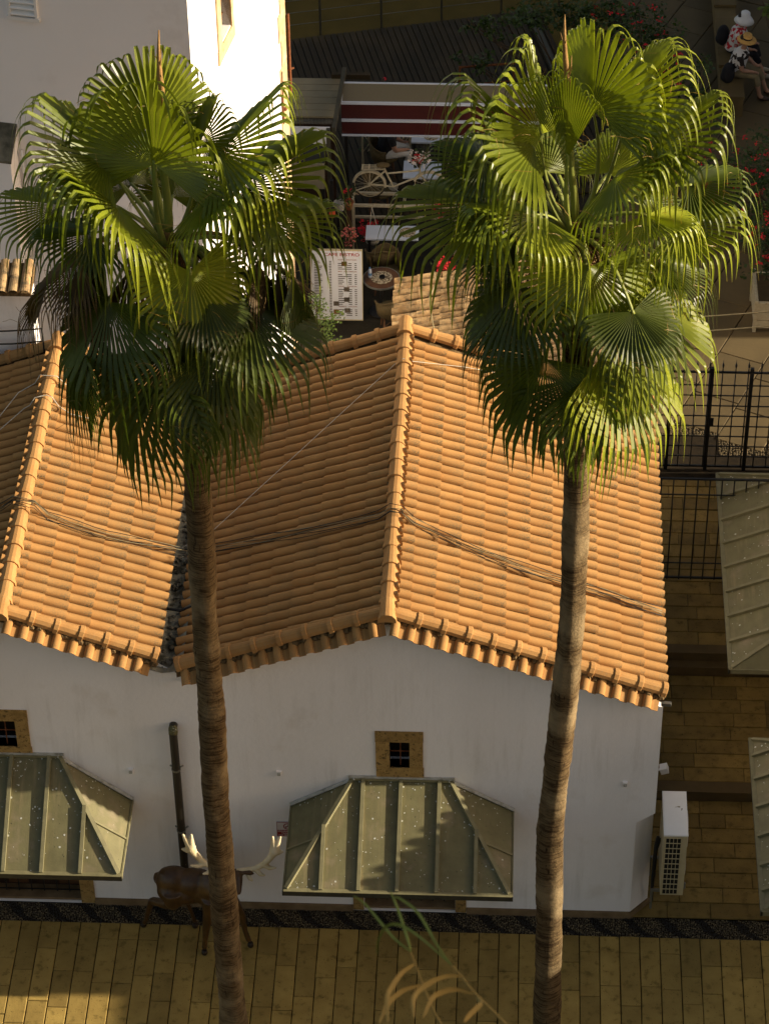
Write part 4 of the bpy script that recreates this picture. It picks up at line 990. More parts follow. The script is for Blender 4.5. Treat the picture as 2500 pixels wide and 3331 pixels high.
# ================================================================ things on the wall and in the alley
sg = thing('no_smoking_sign', 'red and white no smoking sign on the wall beside the middle canopy', 'sign', (-1.45,-.02,1.53))
def text(body, size, loc, mat, parent, rx=R(90), rz=0, align='CENTER', sx=1.0):
    cu = bpy.data.curves.new('lettering', 'FONT'); cu.body = body; cu.size = size; cu.align_x = align; cu.extrude = .0006; cu.offset = size*.012
    o = bpy.data.objects.new('lettering', cu); COL.objects.link(o); dg = bpy.context.evaluated_depsgraph_get()
    me = bpy.data.meshes.new_from_object(o.evaluated_get(dg)); bpy.data.objects.remove(o); me.materials.clear(); me.materials.append(M[mat])
    p = link('lettering', me, parent); p.matrix_basis = Matrix.Translation(loc) @ Euler((rx,0,rz)).to_matrix().to_4x4() @ Matrix.Diagonal((sx,1,1,1)); return p
MB().box(-1.60,-1.29,-.022,-.004,1.53,1.825).build('plate', 'signwhite', sg)
MB().box(-1.592,-1.298,-.0245,-.021,1.538,1.665).build('red_field', 'signred', sg)
fm = MB(); 
for q in ((-1.6,-1.29,1.818,1.825),(-1.6,-1.594,1.53,1.825)): fm.box(q[0],q[1],-.025,-.021,q[2],q[3])
fm.build('border', 'signred', sg)
ring = MB(); cx, cz = -1.445, 1.742; rn = 24
vs = []; 
for k in range(rn):
    a = 6.2832*k/rn; vs += [(cx+.062*math.cos(a), -.025, cz+.062*math.sin(a)), (cx+.048*math.cos(a), -.025, cz+.048*math.sin(a))]
ring.add(vs, [(2*k, (2*k+2)%(2*rn), (2*k+3)%(2*rn), 2*k+1) for k in range(rn)]); ring.obox((cx,-.0252,cz), (1,0,.9), (0,1,0), (-.9,0,1), .055, .0006, .006); ring.build('prohibition_ring', 'signred', sg)
ck = MB(); ck.box(cx-.035,cx+.03,-.0244,-.022,cz-.012,cz-.002); ck.tube([(cx+.005,-.024,cz+.01),(cx+.0,-.024,cz+.025),(cx+.01,-.024,cz+.036)], .003, 4); ck.build('cigarette', 'print_dark', sg)
text('SİGARA İÇMEK', .041, (-1.445,-.0255,1.628), 'signwhite', sg); text('YASAKTIR', .041, (-1.445,-.0255,1.588), 'signwhite', sg); text('NO SMOKING', .041, (-1.445,-.0255,1.548), 'signwhite', sg)
for x, z, lb in ((-1.53,2.81,'small white junction box on the wall left of the middle window'),(3.215,2.76,'small white junction box on the wall near the right corner'),(-3.578,2.78,'small white junction box on the wall above the left canopy end')):
    t = thing('junction_box', lb, 'box', (x,0,z-.04), 0, 'small boxes on the white walls')
    MB().box(x-.035,x+.035,-.03,.005,z-.05,z+.04).build('case', 'plaster', t); MB().box(x-.02,x+.022,-.042,-.031,z-.03,z+.02).build('cover', 'flash', t)
lp = thing('wall_lamp', 'small white security lamp on the right corner of the middle house', 'lamp', (3.66,1.2,1.75))
MB().lathe([(.0,0),(.075,0),(.08,.02),(.07,.05),(.04,.06)], (3.655,1.2,1.78), 14, (1,0,0)).build('base', 'white', lp, True)
MB().tube([(3.71,1.2,1.78),(3.78,1.19,1.80)], .016, 8).build('arm', 'white', lp)
MB().obox((3.83,1.18,1.83), (1,0,.35), (0,1,0), (-.35,0,1), .055, .06, .05).build('head', 'white', lp)
# air conditioner
ac = thing('air_conditioner', 'tall white outdoor air conditioner unit beside the right wall', 'air conditioner', (3.94,.05,0))
ax0, ax1, ay0, ay1, az0, az1 = 3.775, 4.095, -.365, .45, .90, 2.145
MB().box(ax0,ax1,ay0,ay1,az0,az1-.03).build('body', 'cream', ac)
tpb = MB(); c = .02; tpb.box(ax0-.008,ax1+.008,ay0-.008,ay1+.008,az1-.031,az1-.006); tpb.add([(ax0+.012,ay0+.012,az1),(ax1-.012,ay0+.012,az1),(ax1-.012,ay1-.012,az1),(ax0+.012,ay1-.012,az1),(ax0-.008,ay0-.008,az1-.006),(ax1+.008,ay0-.008,az1-.006),(ax1+.008,ay1+.008,az1-.006),(ax0-.008,ay1+.008,az1-.006)], [(0,1,2,3),(4,5,1,0),(5,6,2,1),(6,7,3,2),(7,4,0,3)]); tpb.build('top_cover', 'white', ac)
MB().box(ax0+.025,ax0+.235,ay0-.004,ay0+.001,az0+.03,az1-.06).build('coil', 'black', ac)
gr = MB()
for k in range(5): xx = ax0+.025+.21*k/4; gr.box(xx-.004,xx+.004,ay0-.013,ay0-.005,az0+.03,az1-.06)
for k in range(12): zz = az0+.03+(az1-.09-az0)*k/11; gr.box(ax0+.022,ax0+.238,ay0-.0155,ay0-.0055,zz-.005,zz+.005)
gr.build('grille', 'cream', ac)
for zc in (1.25, 1.82):
    fg = MB(); fg.lathe([(.0,0),(.25,0),(.26,.02),(.245,.022)], (ax1+.001,.05,zc), 24, (1,0,0)); fg.build('fan_guard', 'white', ac)
for y in (ay0+.1, ay1-.1): b = MB(); b.bar((3.65,y,az0-.02),(ax1,y,az0-.02),.04,.03); b.bar((3.665,y,az0-.02),(3.665,y,az0-.4),.03,.03,(1,0,0)); b.build('bracket', 'steel', ac)
hs = MB(); hs.tube([(3.73,.1,1.6),(3.70,.02,1.5),(3.69,0.0,1.2),(3.69,.0,.6),(3.70,.1,.25)], .025, 8); hs.tube([(3.77,.2,1.45),(3.72,.1,1.3),(3.71,.05,.8)], .018, 8); hs.build('hose', 'rubber', ac, True)
vl = MB(); vl.ell((4.11,-.3,1.0), (.02,.03,.03), 8, 6); vl.ell((4.11,-.3,1.07), (.02,.03,.03), 8, 6); vl.build('valve', 'steel', ac)
gt = MB(); gt.bar((3.62,-.1,4.42),(3.75,-.12,4.43),.05,.05); gt.build('gutter_end', 'steel', H1)
# iron railing and gate across the alley
def railing(name, label, y, xs, z0, z1, posts, hz, group=None, finial=False, rbar=.011, boss=False):
    t = thing(name, label, 'railing' if name == 'iron_railing' else 'gate', (xs[0], y, z0))
    for xx in xs:
        if any(abs(xx-p) < .03 for p in posts): continue
        b = MB(); b.tube([(xx,y,z0),(xx,y,z1)], rbar, 6)
        if finial: b.lathe([(.004,0),(.018,.05),(.02,.08),(.006,.13),(.0,.2)], (xx,y,z1), 6)
        if boss:
            for z in hz[1:-1]: b.ell((xx,y,z), .024, 6, 4)
        b.build('bar', 'iron', t)
    for z in hz: MB().bar((xs[0]-.1,y,z),(xs[-1]+.1,y,z), .03 if z in (hz[0],hz[-1]) else .016, .03 if z in (hz[0],hz[-1]) else .016).build('rail', 'iron', t)
    for p in posts: MB().box(p-.03,p+.03,y-.03,y+.03,z0-.06,z1+.02).build('post', 'iron', t)
    return t
railing('iron_railing', 'black iron railing with plain bars across the alley', 6.6, [3.72+.187*k for k in range(14)], L3+.02, 2.62, [], [L3+.06, .87, 2.30, 2.62])
gt = railing('iron_gate', 'black iron gate with square grid and spear points', 9.35, [3.72+.208*k for k in range(15)], L3+.05, 2.62, [4.15, 4.80, 5.44, 6.08], [L3+.06]+[L3+.06+.215*k for k in range(1,9)]+[2.55], finial=True, boss=True)
MB().box(4.80,4.88,9.30,9.32,1.45,1.62).build('lock', 'iron', gt)

# ================================================================ deer statue
def blob(name, mat, parts, parent=None, vox=.016, smooth=4, label=None):
    mb = MB()
    for p in parts:
        if p[0] == 't': mb.tube(p[1], p[2], 12)
        else: mb.ell(p[1], p[2], 16, 12, p[3] if len(p) > 3 else None)
    o = mb.build(name, mat, parent)
    r = o.modifiers.new('r', 'REMESH'); r.mode = 'VOXEL'; r.voxel_size = vox; r.use_smooth_shade = True
    s = o.modifiers.new('s', 'SMOOTH'); s.iterations = smooth; s.factor = .5
    dg = bpy.context.evaluated_depsgraph_get(); me = bpy.data.meshes.new_from_object(o.evaluated_get(dg)); o.modifiers.clear(); o.data = me
    me.materials.clear(); me.materials.append(M[mat] if isinstance(mat, str) else mat); return o
DR = thing('deer_statue', 'bronze brown stag statue with pale antlers standing behind the left palm trunk', 'statue', (-2.7,-.75,0))
body = [('e',(-3.0,-.66,1.26),(.27,.19,.25)),('e',(-2.72,-.68,1.24),(.33,.2,.25)),('e',(-2.42,-.76,1.24),(.28,.19,.30)),('e',(-2.55,-.72,1.16),(.3,.19,.24)),
 ('e',(-2.96,-.76,1.05),(.17,.13,.17)),('e',(-3.04,-.73,1.14),(.21,.16,.2)),('e',(-2.86,-.74,1.1),(.24,.17,.16)),('e',(-2.8,-.72,1.05),(.2,.15,.13)),('e',(-2.48,-.74,1.46),(.15,.09,.09)),('e',(-3.06,-.66,1.4),(.16,.12,.1)),
 ('t',[(-2.38,-.8,1.28),(-2.25,-.86,1.46),(-2.13,-.92,1.66),(-2.09,-.95,1.76)],[.2,.16,.12,.095]),
 ('t',[(-2.09,-.93,1.78),(-2.07,-1.04,1.75),(-2.05,-1.16,1.68),(-2.045,-1.22,1.65)],[.085,.085,.055,.042]),
 ('t',[(-3.02,-.78,1.2),(-3.02,-.8,.98),(-3.0,-.76,.88)],[.17,.13,.08]), ('t',[(-3.0,-.77,.9),(-3.2,-.66,.78),(-3.36,-.54,.70)],[.1,.072,.055]),
 ('t',[(-3.36,-.54,.70),(-3.43,-.5,.45),(-3.5,-.44,.14),(-3.53,-.43,.07)],[.055,.042,.036,.04]),
 ('t',[(-2.98,-.55,1.2),(-2.86,-.5,.95),(-2.78,-.47,.82)],[.15,.11,.07]), ('t',[(-2.78,-.47,.84),(-2.9,-.44,.62),(-2.84,-.42,.35),(-2.8,-.41,.1)],[.07,.045,.032,.035]),
 ('t',[(-2.48,-.86,1.15),(-2.52,-.88,.85),(-2.57,-.89,.55),(-2.6,-.89,.28),(-2.62,-.885,.1)],[.14,.085,.058,.042,.043]),
 ('t',[(-2.3,-.72,1.12),(-2.16,-.7,.85),(-2.08,-.7,.6),(-2.05,-.71,.3),(-2.0,-.73,.1)],[.13,.08,.056,.04,.042]),
 ('e',(-3.25,-.62,1.26),(.05,.05,.12)),('t',[(-2.18,-.96,1.8),(-2.28,-.94,1.80),(-2.34,-.93,1.77)],[.025,.045,.012]),('t',[(-2.0,-.95,1.8),(-1.9,-.93,1.78),(-1.84,-.92,1.74)],[.025,.045,.012])]
blob('body', 'bronze', body, DR, .016, 9)
for p in ((-3.54,-.42),(-2.8,-.41),(-2.62,-.9),(-1.98,-.74)):
    MB().lathe([(.04,0),(.044,.02),(.038,.07),(.0,.075)], (p[0],p[1],.0), 10).build('hoof', 'hoof', DR, True)
al = [('t',[(-2.13,-.93,1.80),(-2.25,-.9,1.79),(-2.4,-.87,1.80),(-2.52,-.86,1.87),(-2.6,-.85,1.96),(-2.66,-.85,2.06),(-2.70,-.85,2.15)],[.03,.03,.032,.034,.036,.04,.055]),
 ('t',[(-2.70,-.85,2.15),(-2.72,-.85,2.24),(-2.76,-.85,2.33),(-2.80,-.84,2.43)],[.06,.045,.028,.01]),('t',[(-2.70,-.85,2.18),(-2.69,-.85,2.3),(-2.68,-.84,2.43)],[.05,.034,.012]),('t',[(-2.68,-.85,2.12),(-2.76,-.86,2.13),(-2.83,-.86,2.15)],[.045,.03,.01]),
 ('t',[(-2.52,-.86,1.88),(-2.62,-.9,1.85),(-2.72,-.92,1.88)],[.035,.026,.01]),('t',[(-2.4,-.87,1.8),(-2.48,-.93,1.75),(-2.55,-.96,1.76)],[.03,.024,.01]),('t',[(-2.27,-.9,1.79),(-2.33,-.98,1.70),(-2.37,-1.0,1.69)],[.03,.022,.01])]
al = [(a[0], a[1], [r_*1.3 for r_ in a[2]]) for a in al]
blob('antler', 'antler', al, DR, .008, 3)
mir = lambda p: (-2.105 - (p[0]+2.105)*.93 + .0, p[1], p[2])
blob('antler', 'antler', [('t', [mir(q) for q in a[1]], a[2]) for a in al], DR, .008, 3)
# dry grass stalks close to the viewer, rooted on the terrace below the frame
# ================================================================ cafe
def leaf_cloud(mb, cen, rad, n, sz, rc, flat=.5):
    for _ in range(n):
        while True:
            p = V((rc.uniform(-1,1), rc.uniform(-1,1), rc.uniform(-1,1)))
            if p.length < 1: break
        p = V((p.x*rad[0], p.y*rad[1], p.z*rad[2])) + V(cen); s = sz*rc.uniform(.6,1.3)
        d = V((rc.uniform(-1,1), rc.uniform(-1,1), rc.uniform(-.6,.4))).normalized(); nrm = (V((rc.uniform(-1,1), rc.uniform(-1,1), rc.uniform(.2,1.4)))); sd = d.cross(nrm); sd = sd.normalized() if sd.length > .01 else V((1,0,0)); up = sd.cross(d)
        mb.add([p, p + d*s*.45 + sd*s*.38 + up*s*.08, p + d*s, p + d*s*.45 - sd*s*.38 + up*s*.08], [(0,1,2),(0,2,3)])
def shrub(name, label, base, blobs, n, sz, seed, leaf='leaf', flower=None, nf=0, fs=.05, cat='shrub', group=None):
    rc = random.Random(seed); t = thing(name, label, cat, base, 0, group); b = V(base); st = MB()
    for c, r in blobs:
        c = V(c)
        for k in range(3):
            e = c + V((rc.uniform(-.6,.6)*r[0], rc.uniform(-.6,.6)*r[1], rc.uniform(-.3,.6)*r[2])); m = b.lerp(e, .5) + V((rc.uniform(-.1,.1), rc.uniform(-.1,.1), .1))
            st.tube([b, b.lerp(m, .5), m, e], [.03,.022,.015,.005], 5)
    st.build('stem', 'branch', t)
    lv = MB(); tot = sum(r[0]*r[1]*r[2] for _, r in blobs)
    for c, r in blobs:
        k = n*r[0]*r[1]*r[2]/tot
        # clumps
        for q in range(max(3, int(k/22))):
            o = V((rc.gauss(0,.5)*r[0], rc.gauss(0,.5)*r[1], rc.gauss(0,.5)*r[2])); leaf_cloud(lv, V(c)+o, (r[0]*.28+.05, r[1]*.28+.05, r[2]*.25+.04), 22, sz, rc)
    tag(lv.build('foliage', leaf, t), kind='stuff')
    if flower:
        fl = MB()
        for _ in range(nf):
            c, r = rc.choice(blobs); p = V(c) + V((rc.uniform(-1,1)*r[0], rc.uniform(-1,1)*r[1], rc.uniform(-.2,1)*r[2])); leaf_cloud(fl, p, (fs*.8, fs*.8, fs*.8), 9, fs*.8, rc)
        tag(fl.build('flowers', flower, t), kind='stuff')
    return t
# maroon roller awning with a glazed top
AW = thing('roller_awning', 'maroon fabric roller awning with white rails over the cafe tables', 'awning', (-.2,16.5,2.2))
x0, x1 = -1.58, 2.1
g_ = MB(); g_.add([(x0,16.67,3.22),(x1,16.67,3.22),(x1,16.27,3.08),(x0,16.27,3.08),(x0,16.67,3.19),(x1,16.67,3.19),(x1,16.27,3.05),(x0,16.27,3.05)], [(3,2,1,0),(4,5,6,7),(0,4,7,3)]); g_.build('glazed_top', 'polycarb', AW)
for y, z, h in ((16.68,3.22,.03),(16.26,3.07,.05)): MB().bar((x0,y,z),(x1,y,z),.035,h).build('rail', 'bluewhite', AW)
MB().bar((x0,16.68,3.22),(x0,16.26,3.07),.04,.045).build('end_cap', 'bluewhite', AW)
def fold(z0, z1, y0, y1):
    m = MB(); n = 24
    for k in range(n+1):
        xx = x0 + (x1-x0)*k/n; m.v += [(xx, y0, z0), (xx, (y0+y1)/2 + .012*math.sin(k*1.7), (z0+z1)/2), (xx, y1, z1)]
    for k in range(n):
        for j in range(2): m.f.append((k*3+j, k*3+j+1, k*3+j+4, k*3+j+3))
    return m.build('fabric', 'maroon', AW, True)
fold(3.04, 2.74, 16.26, 16.25); fold(2.70, 2.42, 16.25, 16.24)
MB().bar((x0,16.23,2.72),(x1,16.23,2.72),.04,.045).build('rail', 'bluewhite', AW); MB().bar((x0,16.23,2.40),(x1,16.23,2.40),.03,.03).build('rail', 'bluewhite', AW)
for xx in (x0+.05, x1-.05): MB().box(xx-.03,xx+.03,16.62,16.68,L3,3.2).build('post', 'iron', AW)
# kiosk beside the tower
KI = thing('kiosk', 'pale boarded kiosk roof between the tower and the maroon awning', 'kiosk', (-2.2,16.2,L3))
for k in range(6): MB().obox((-2.2, 16.02+k*.19, 2.98+k*.012), (1,0,0), (0,1,.06), (0,-.06,1), .56, .09, .02).build('roof_board', 'panelwood', KI)
cg = MB(); n = 40
for k in range(n): xx = -2.72 + 1.0*k/n; cg.box(xx, xx+.013, 15.82, 15.92, 2.9, 2.95)
cg.build('corrugated_strip', 'steel', KI)
MB().box(-2.75,-1.76,15.74,15.80,2.52,2.86).build('fascia', 'board', KI)
MB().box(-2.6,-1.82,14.98,15.03,2.08,2.6).build('sign_panel', 'panelwood', KI)
MB().box(-2.6,-1.82,15.03,15.74,2.50,2.53).build('shelf_roof', 'iron', KI)
for xx in (-2.6, -1.86): MB().box(xx-.03,xx+.03,15.1,15.16,L3,2.5).build('post', 'iron', KI)
MB().box(-2.75,-1.76,16.9,16.96,L3,2.9).build('back_wall', 'darkwood', KI)
MB().bar((-1.66,15.3,3.12),(-1.56,17.05,3.26),.07,.12).build('beam', 'metaldark', KI); MB().box(-1.79,-1.72,15.25,15.33,L3,3.15).build('post', 'metaldark', KI)
MB().bar((-1.8,17.1,3.1),(-1.1,17.1,3.1),.09,.1).build('beam', 'deck', KI)
# deck
dk = tag(MB().box(-6,2.4,17.2,22.1,L3-.02,L3-.005).build('deck_bed', 'black'), 'dark bed under the wooden deck', 'ground', kind='structure')
dx, dy = .25, -.968; nx, ny = .968, .25
def edge_y(x): return 22.36 + (x+3.27)*(23.67-22.36)/5.06
k = -6.0
while k < 5.5:
    bx, by = k, edge_y(k)
    l = 6.5; cx, cy = bx + dx*l/2, by + dy*l/2
    if bx < 2.0: MB().obox((cx,cy,L3+.012), (dx,dy,0), (nx,ny,0), (0,0,1), l/2, .054, .014).build('plank', 'deck', dk)
    k += .124
# wire railing along the deck edge
RL = thing('wire_railing', 'steel post and wire railing along the far edge of the deck', 'railing', (-1.2,22.95,L3))
for px_ in (-4.8,-3.6,-2.41,-1.195,.015,1.22,2.4): MB().box(px_-.022,px_+.022,edge_y(px_)+.06,edge_y(px_)+.1,L3-.02,L3+1.15).build('post', 'metaldark', RL)
for z in (.3,.58,.86): MB().tube([(-5,edge_y(-5)+.08,L3+z),(2.5,edge_y(2.5)+.08,L3+z)], .008, 5).build('wire', 'steel', RL)
MB().bar((-5,edge_y(-5)+.08,L3+1.16),(2.5,edge_y(2.5)+.08,L3+1.16),.05,.04).build('top_rail', 'metaldark', RL)
HR = thing('hand_rail', 'small rusty hand rail at the end of the deck behind the awning', 'railing', (.8,19.8,L3))
for x_ in (.46,1.5): MB().tube([(x_,20.1,L3),(x_,20.1,1.4)], .02, 6).build('post', 'rust', HR)
MB().tube([(.44,20.1,1.4),(1.52,20.25,1.42)], .025, 6).build('rail', 'rust', HR); MB().tube([(.44,20.1,1.0),(1.52,20.25,1.02)], .015, 6).build('rail', 'rust', HR)
bm_ = MB(); bm_.bar((1.75,23.7,L3+.05),(2.6,20.2,L3+.05),.14,.1); tag(bm_.build('deck_kerb', 'metaldark'), 'dark timber kerb along the right side of the deck', 'kerb')
# menu board
BD = thing('menu_board', 'standing white menu board with red heading beside the round table', 'sign', (-1.52,13.2,L3))
bl = V((-1.975,13.2,L3+.03)); bw, bh, lean = .89, 1.4, R(6)
def bp(u_, v_, o=0): return (bl.x + u_*bw, bl.y + v_*bh*math.sin(lean) - o*math.cos(lean), bl.z + v_*bh*math.cos(lean) + o*math.sin(lean))
def panel(u0, u1, v0, v1, o, mat, name, th=.004):
    m = MB(); m.add([bp(u0,v0,o),bp(u1,v0,o),bp(u1,v1,o),bp(u0,v1,o),bp(u0,v0,o-th),bp(u1,v0,o-th),bp(u1,v1,o-th),bp(u0,v1,o-th)], [(0,1,2,3),(7,6,5,4),(0,4,5,1),(1,5,6,2),(2,6,7,3),(3,7,4,0)]); return m.build(name, mat, BD)
panel(0,1,0,1,0,'board','panel',.03)
for q in ((-.015,1.015,-.012,0),(-.015,1.015,1.0,1.012),(-.015,0,0,1),(1.0,1.015,0,1)): panel(*q,.008,'cream','frame',.045)
def btext(s, size, u_, v_, mat, align='LEFT', sx=1.0): return text(s, size, bp(u_, v_, .004), mat, BD, R(90)-lean, 0, align, sx)
btext('CAFE BISTRO', .085, .96, .925, 'print_red', 'RIGHT', 1.25)
for v_, a, b_ in ((.865,"SALAD'S",'(SALATALAR)'),(.695,'MAIN','(ANA YEMEKLER)'),(.48,'DRINKS','(İÇECEKLER)'),(.335,'',''),(.185,"DESSERT'S",'(TATLILAR)')):
    if a: btext(a, .03, .53, v_, 'print_brown'); btext(b_, .03, .9, v_, 'print_brown', 'RIGHT')
lines = MB(); rl = random.Random(4)
def dash(u0, u1, v_):
    lines.add([bp(u0,v_,.003),bp(u1,v_,.003),bp(u1,v_+.011,.003),bp(u0,v_+.011,.003)], [(0,1,2,3)])
for col, (c0, c1, c2) in enumerate(((.06,.26,.40),(.53,.68,.9))):
    v_ = .84
    while v_ > .05:
        if col == 0 or not any(abs(v_-q) < .03 for q in (.865,.695,.48,.185)):
            dash(c0, c0 + rl.uniform(.08,.17), v_); dash(c2 - rl.uniform(.04,.05), c2, v_)
            if col == 1: dash(.80 - rl.uniform(.05,.12), .80, v_)
        v_ -= .0235 if col == 0 else .027
tag(lines.build('menu_lines', 'print_dark', BD), kind='stuff')
for u0, v0, m in ((.60,.78,'photo_a'),(.64,.41,'photo_b'),(.64,.26,'photo_b'),(.65,.10,'photo_b'),(.43,.20,'photo_b'),(.43,.08,'photo_a')): panel(u0, u0+.11, v0, v0+.065, .003, m, 'food_picture', .002)
for u_ in (.05,.95): b = MB(); a = bp(u_,.95); b.bar((a[0],a[1]+.03,a[2]),(a[0],a[1]+.45,L3),.03,.03); b.build('back_leg', 'iron', BD)
# round tables and chairs
def round_table(label, x, y, r=.32):
    t = thing('round_table', label, 'table', (x,y,L3), 0)
    MB().lathe([(.0,.715),(r,.715),(r,.735),(r-.01,.745),(.0,.745)], (0,0,0), 32).build('table_top', 'wood', t, local=True)
    MB().lathe([(r-.002,.71),(r+.012,.712),(r+.012,.74),(r-.002,.742)], (0,0,0), 32).build('table_rim', 'steel', t, local=True)
    MB().lathe([(.028,.04),(.028,.715)], (0,0,0), 10).build('pedestal', 'iron', t, local=True); MB().lathe([(.22,0),(.22,.015),(.04,.05),(.03,.06)], (0,0,0), 16).build('base', 'iron', t, local=True)
    return t
RT = round_table('round wooden cafe table with metal rim beside the menu board', -.755, 13.49)
m = MB(); m.lathe([(.0,.748),(.19,.748),(.19,.752),(.0,.752)], (-.75,13.49,L3), 28)
pm('lace', (.42,.36,.24), (.08,.06,.04), 45, .9, ext=lambda t, v, c: mixc(t, ramp(t, noise(t, v, 38, 1), .48, .54), (.45,.39,.27), (.10,.07,.04)))
tag(m.build('table_mat', 'lace'), 'round lace mat on the round wooden table', 'mat')
m = MB(); m.lathe([(.0,.753),(.05,.753),(.055,.79),(.04,.79),(.035,.76)], (-.74,13.48,L3), 8); tag(m.build('ash_tray', 'black'), 'small black ash tray on the lace mat', 'ash tray')
bt = thing('water_bottle', 'small clear water bottle with blue cap on the round table', 'bottle', (-.955,13.5,L3+.745))
MB().lathe([(.03,0),(.032,.02),(.03,.1),(.032,.12),(.03,.16),(.012,.19)], (-.955,13.5,L3+.746), 10).build('body', 'bluewhite', bt, True); MB().lathe([(.014,.19),(.014,.215),(0,.216)], (-.955,13.5,L3+.746), 8).build('cap', 'blueplastic', bt); MB().lathe([(.0325,.05),(.0325,.1)], (-.955,13.5,L3+.746), 10).build('wrap', 'blueplastic', bt)
def chair(label, x, y, rz):
    t = thing('rattan_chair', label, 'chair', (x,y,L3), rz, 'rattan chairs of the cafe')
    n = 14; m = MB()
    for i in range(n+1):   # curved back shell, open to +y
        a = R(180) + R(180)*i/n; rr_ = .27; h = .82 - .14*abs(math.cos(a))**1.5
        m.v += [(rr_*math.cos(a), rr_*math.sin(a)*.95, .42), (rr_*1.08*math.cos(a), rr_*1.1*math.sin(a), h), (rr_*1.02*math.cos(a), rr_*1.04*math.sin(a), h-.005), (rr_*.93*math.cos(a), rr_*.9*math.sin(a), .42)]
    for i in range(n):
        for j in range(4): m.f.append((i*4+j, i*4+(j+1)%4, (i+1)*4+(j+1)%4, (i+1)*4+j))
    m.build('backrest', 'rattan', t, True, local=True)
    m = MB(); m.tube([(.29*math.cos(R(180)+R(180)*i/n), .297*math.sin(R(180)+R(180)*i/n), .82-.14*abs(math.cos(R(180)+R(180)*i/n))**1.5) for i in range(n+1)], .018, 6); m.build('arm_rail', 'rattan', t, True, local=True)
    m = MB(); m.lathe([(.0,.40),(.24,.40),(.265,.42),(.265,.45),(.24,.47),(.0,.475)], (0,.02,0), 20); m.build('seat', 'seatcloth', t, True, local=True)
    for i in range(4):
        a = R(45+90*i); m = MB(); m.tube([(.2*math.cos(a), .2*math.sin(a), .41), (.25*math.cos(a), .25*math.sin(a), .0)], [.016,.013], 6); m.build('leg', 'wood', t, local=True)
    m = MB(); m.tube([(.22*math.cos(R(45)),.22*math.sin(R(45)),.2),(.22*math.cos(R(225)),.22*math.sin(R(225)),.2)], .01, 5); m.tube([(.22*math.cos(R(135)),.22*math.sin(R(135)),.21),(.22*math.cos(R(315)),.22*math.sin(R(315)),.21)], .01, 5); m.build('stretcher', 'wood', t, local=True)
    return t
C1 = chair('rattan chair in front of the round table, its back to the viewer', -.55, 12.95, R(8))
copy_tree(C1, (-.72,14.12,L3), R(178), 'rattan chair behind the round table, facing the viewer')
copy_tree(C1, (-.80,14.45,L3), R(5), 'rattan chair pushed up to the white table behind the round table')
copy_tree(C1, (-.9,17.75,L3), R(-80), 'rattan chair with a seated guest under the maroon awning')
copy_tree(C1, (-.95,16.6,L3), R(-85), 'rattan chair behind the white bicycle saddle')
def sq_table(label, x, y, w_, d_):
    t = thing('white_table', label, 'table', (x,y,L3), 0, 'white square cafe tables')
    MB().box(-w_/2,w_/2,-d_/2,d_/2,.72,.75).build('table_top', 'bluewhite', t, local=True)
    for sx in (-1,1):
        for sy in (-1,1): MB().box(sx*(w_/2-.06)-.018,sx*(w_/2-.06)+.018,sy*(d_/2-.06)-.018,sy*(d_/2-.06)+.018,0,.72).build('leg', 'iron', t, local=True)
    return t
sq_table('white cafe table behind the round table, under the hanging basket', -.62, 14.85, .95, .42)
sq_table('white cafe table under the maroon awning beside the guest', -.08, 17.95, .62, .42)
sq_table('white cafe table hidden behind the bicycle handlebar', -.15, 16.85, .7, .55)
for x_, y_, lb in ((-.35,14.85,'round lace mat on the white table behind the round table'),(-.02,17.95,'round lace mat on the white table under the awning')):
    m = MB(); m.lathe([(.0,.753),(.15,.753),(.15,.757),(.0,.757)], (x_,y_,L3), 24); tag(m.build('table_mat', 'lace'), lb, 'mat')
# white bicycle on a flower shelf
SH = thing('flower_shelf', 'white metal frame shelf carrying the white bicycle', 'shelf', (-.5,15.35,L3))
for x_ in (-1.36,.5):
    for y_ in (15.22,15.6): MB().box(x_-.025,x_+.025,y_-.025,y_+.025,L3,1.55).build('post', 'creampaint', SH)
for y_ in (15.22,15.6): MB().bar((-1.4,y_,1.57),(.55,y_,1.57),.05,.045).build('rail', 'creampaint', SH); 
for x_ in (-1.36,-.42,.5): MB().bar((x_,15.2,1.575),(x_,15.62,1.575),.05,.036).build('rail', 'creampaint', SH)
MB().bar((-1.36,15.6,1.05),(.5,15.6,1.05),.04,.04).build('rail', 'creampaint', SH)
BK = thing('bicycle', 'old white painted bicycle standing on the flower shelf', 'bicycle', (-.5,15.4,1.6))
by_ = 15.41; rw, fw, wr = V((-1.05,by_,1.90)), V((.03,by_,1.90)), .285
def wheel(c):
    w_ = MB(); n = 28; w_.tube([c + V((wr*math.cos(6.2832*k/n), 0, wr*math.sin(6.2832*k/n))) for k in range(n+1)], .014, 6, False); o = w_.build('wheel', 'rubber', BK, True)
    w_ = MB(); w_.tube([c + V(((wr-.02)*math.cos(6.2832*k/n), 0, (wr-.02)*math.sin(6.2832*k/n))) for k in range(n+1)], .008, 5, False); w_.build('rim', 'tancable', o)
    sp = MB()
    for k in range(20): a = 6.2832*k/20; sp.tube([c + V((0,.02*(-1)**k,0)), c + V(((wr-.02)*math.cos(a), 0, (wr-.02)*math.sin(a)))], .0022, 3, False)
    sp.tube([c - V((0,.05,0)), c + V((0,.05,0))], .02, 8); sp.build('spokes', 'creampaint', o)
wheel(rw); wheel(fw)
n = 16
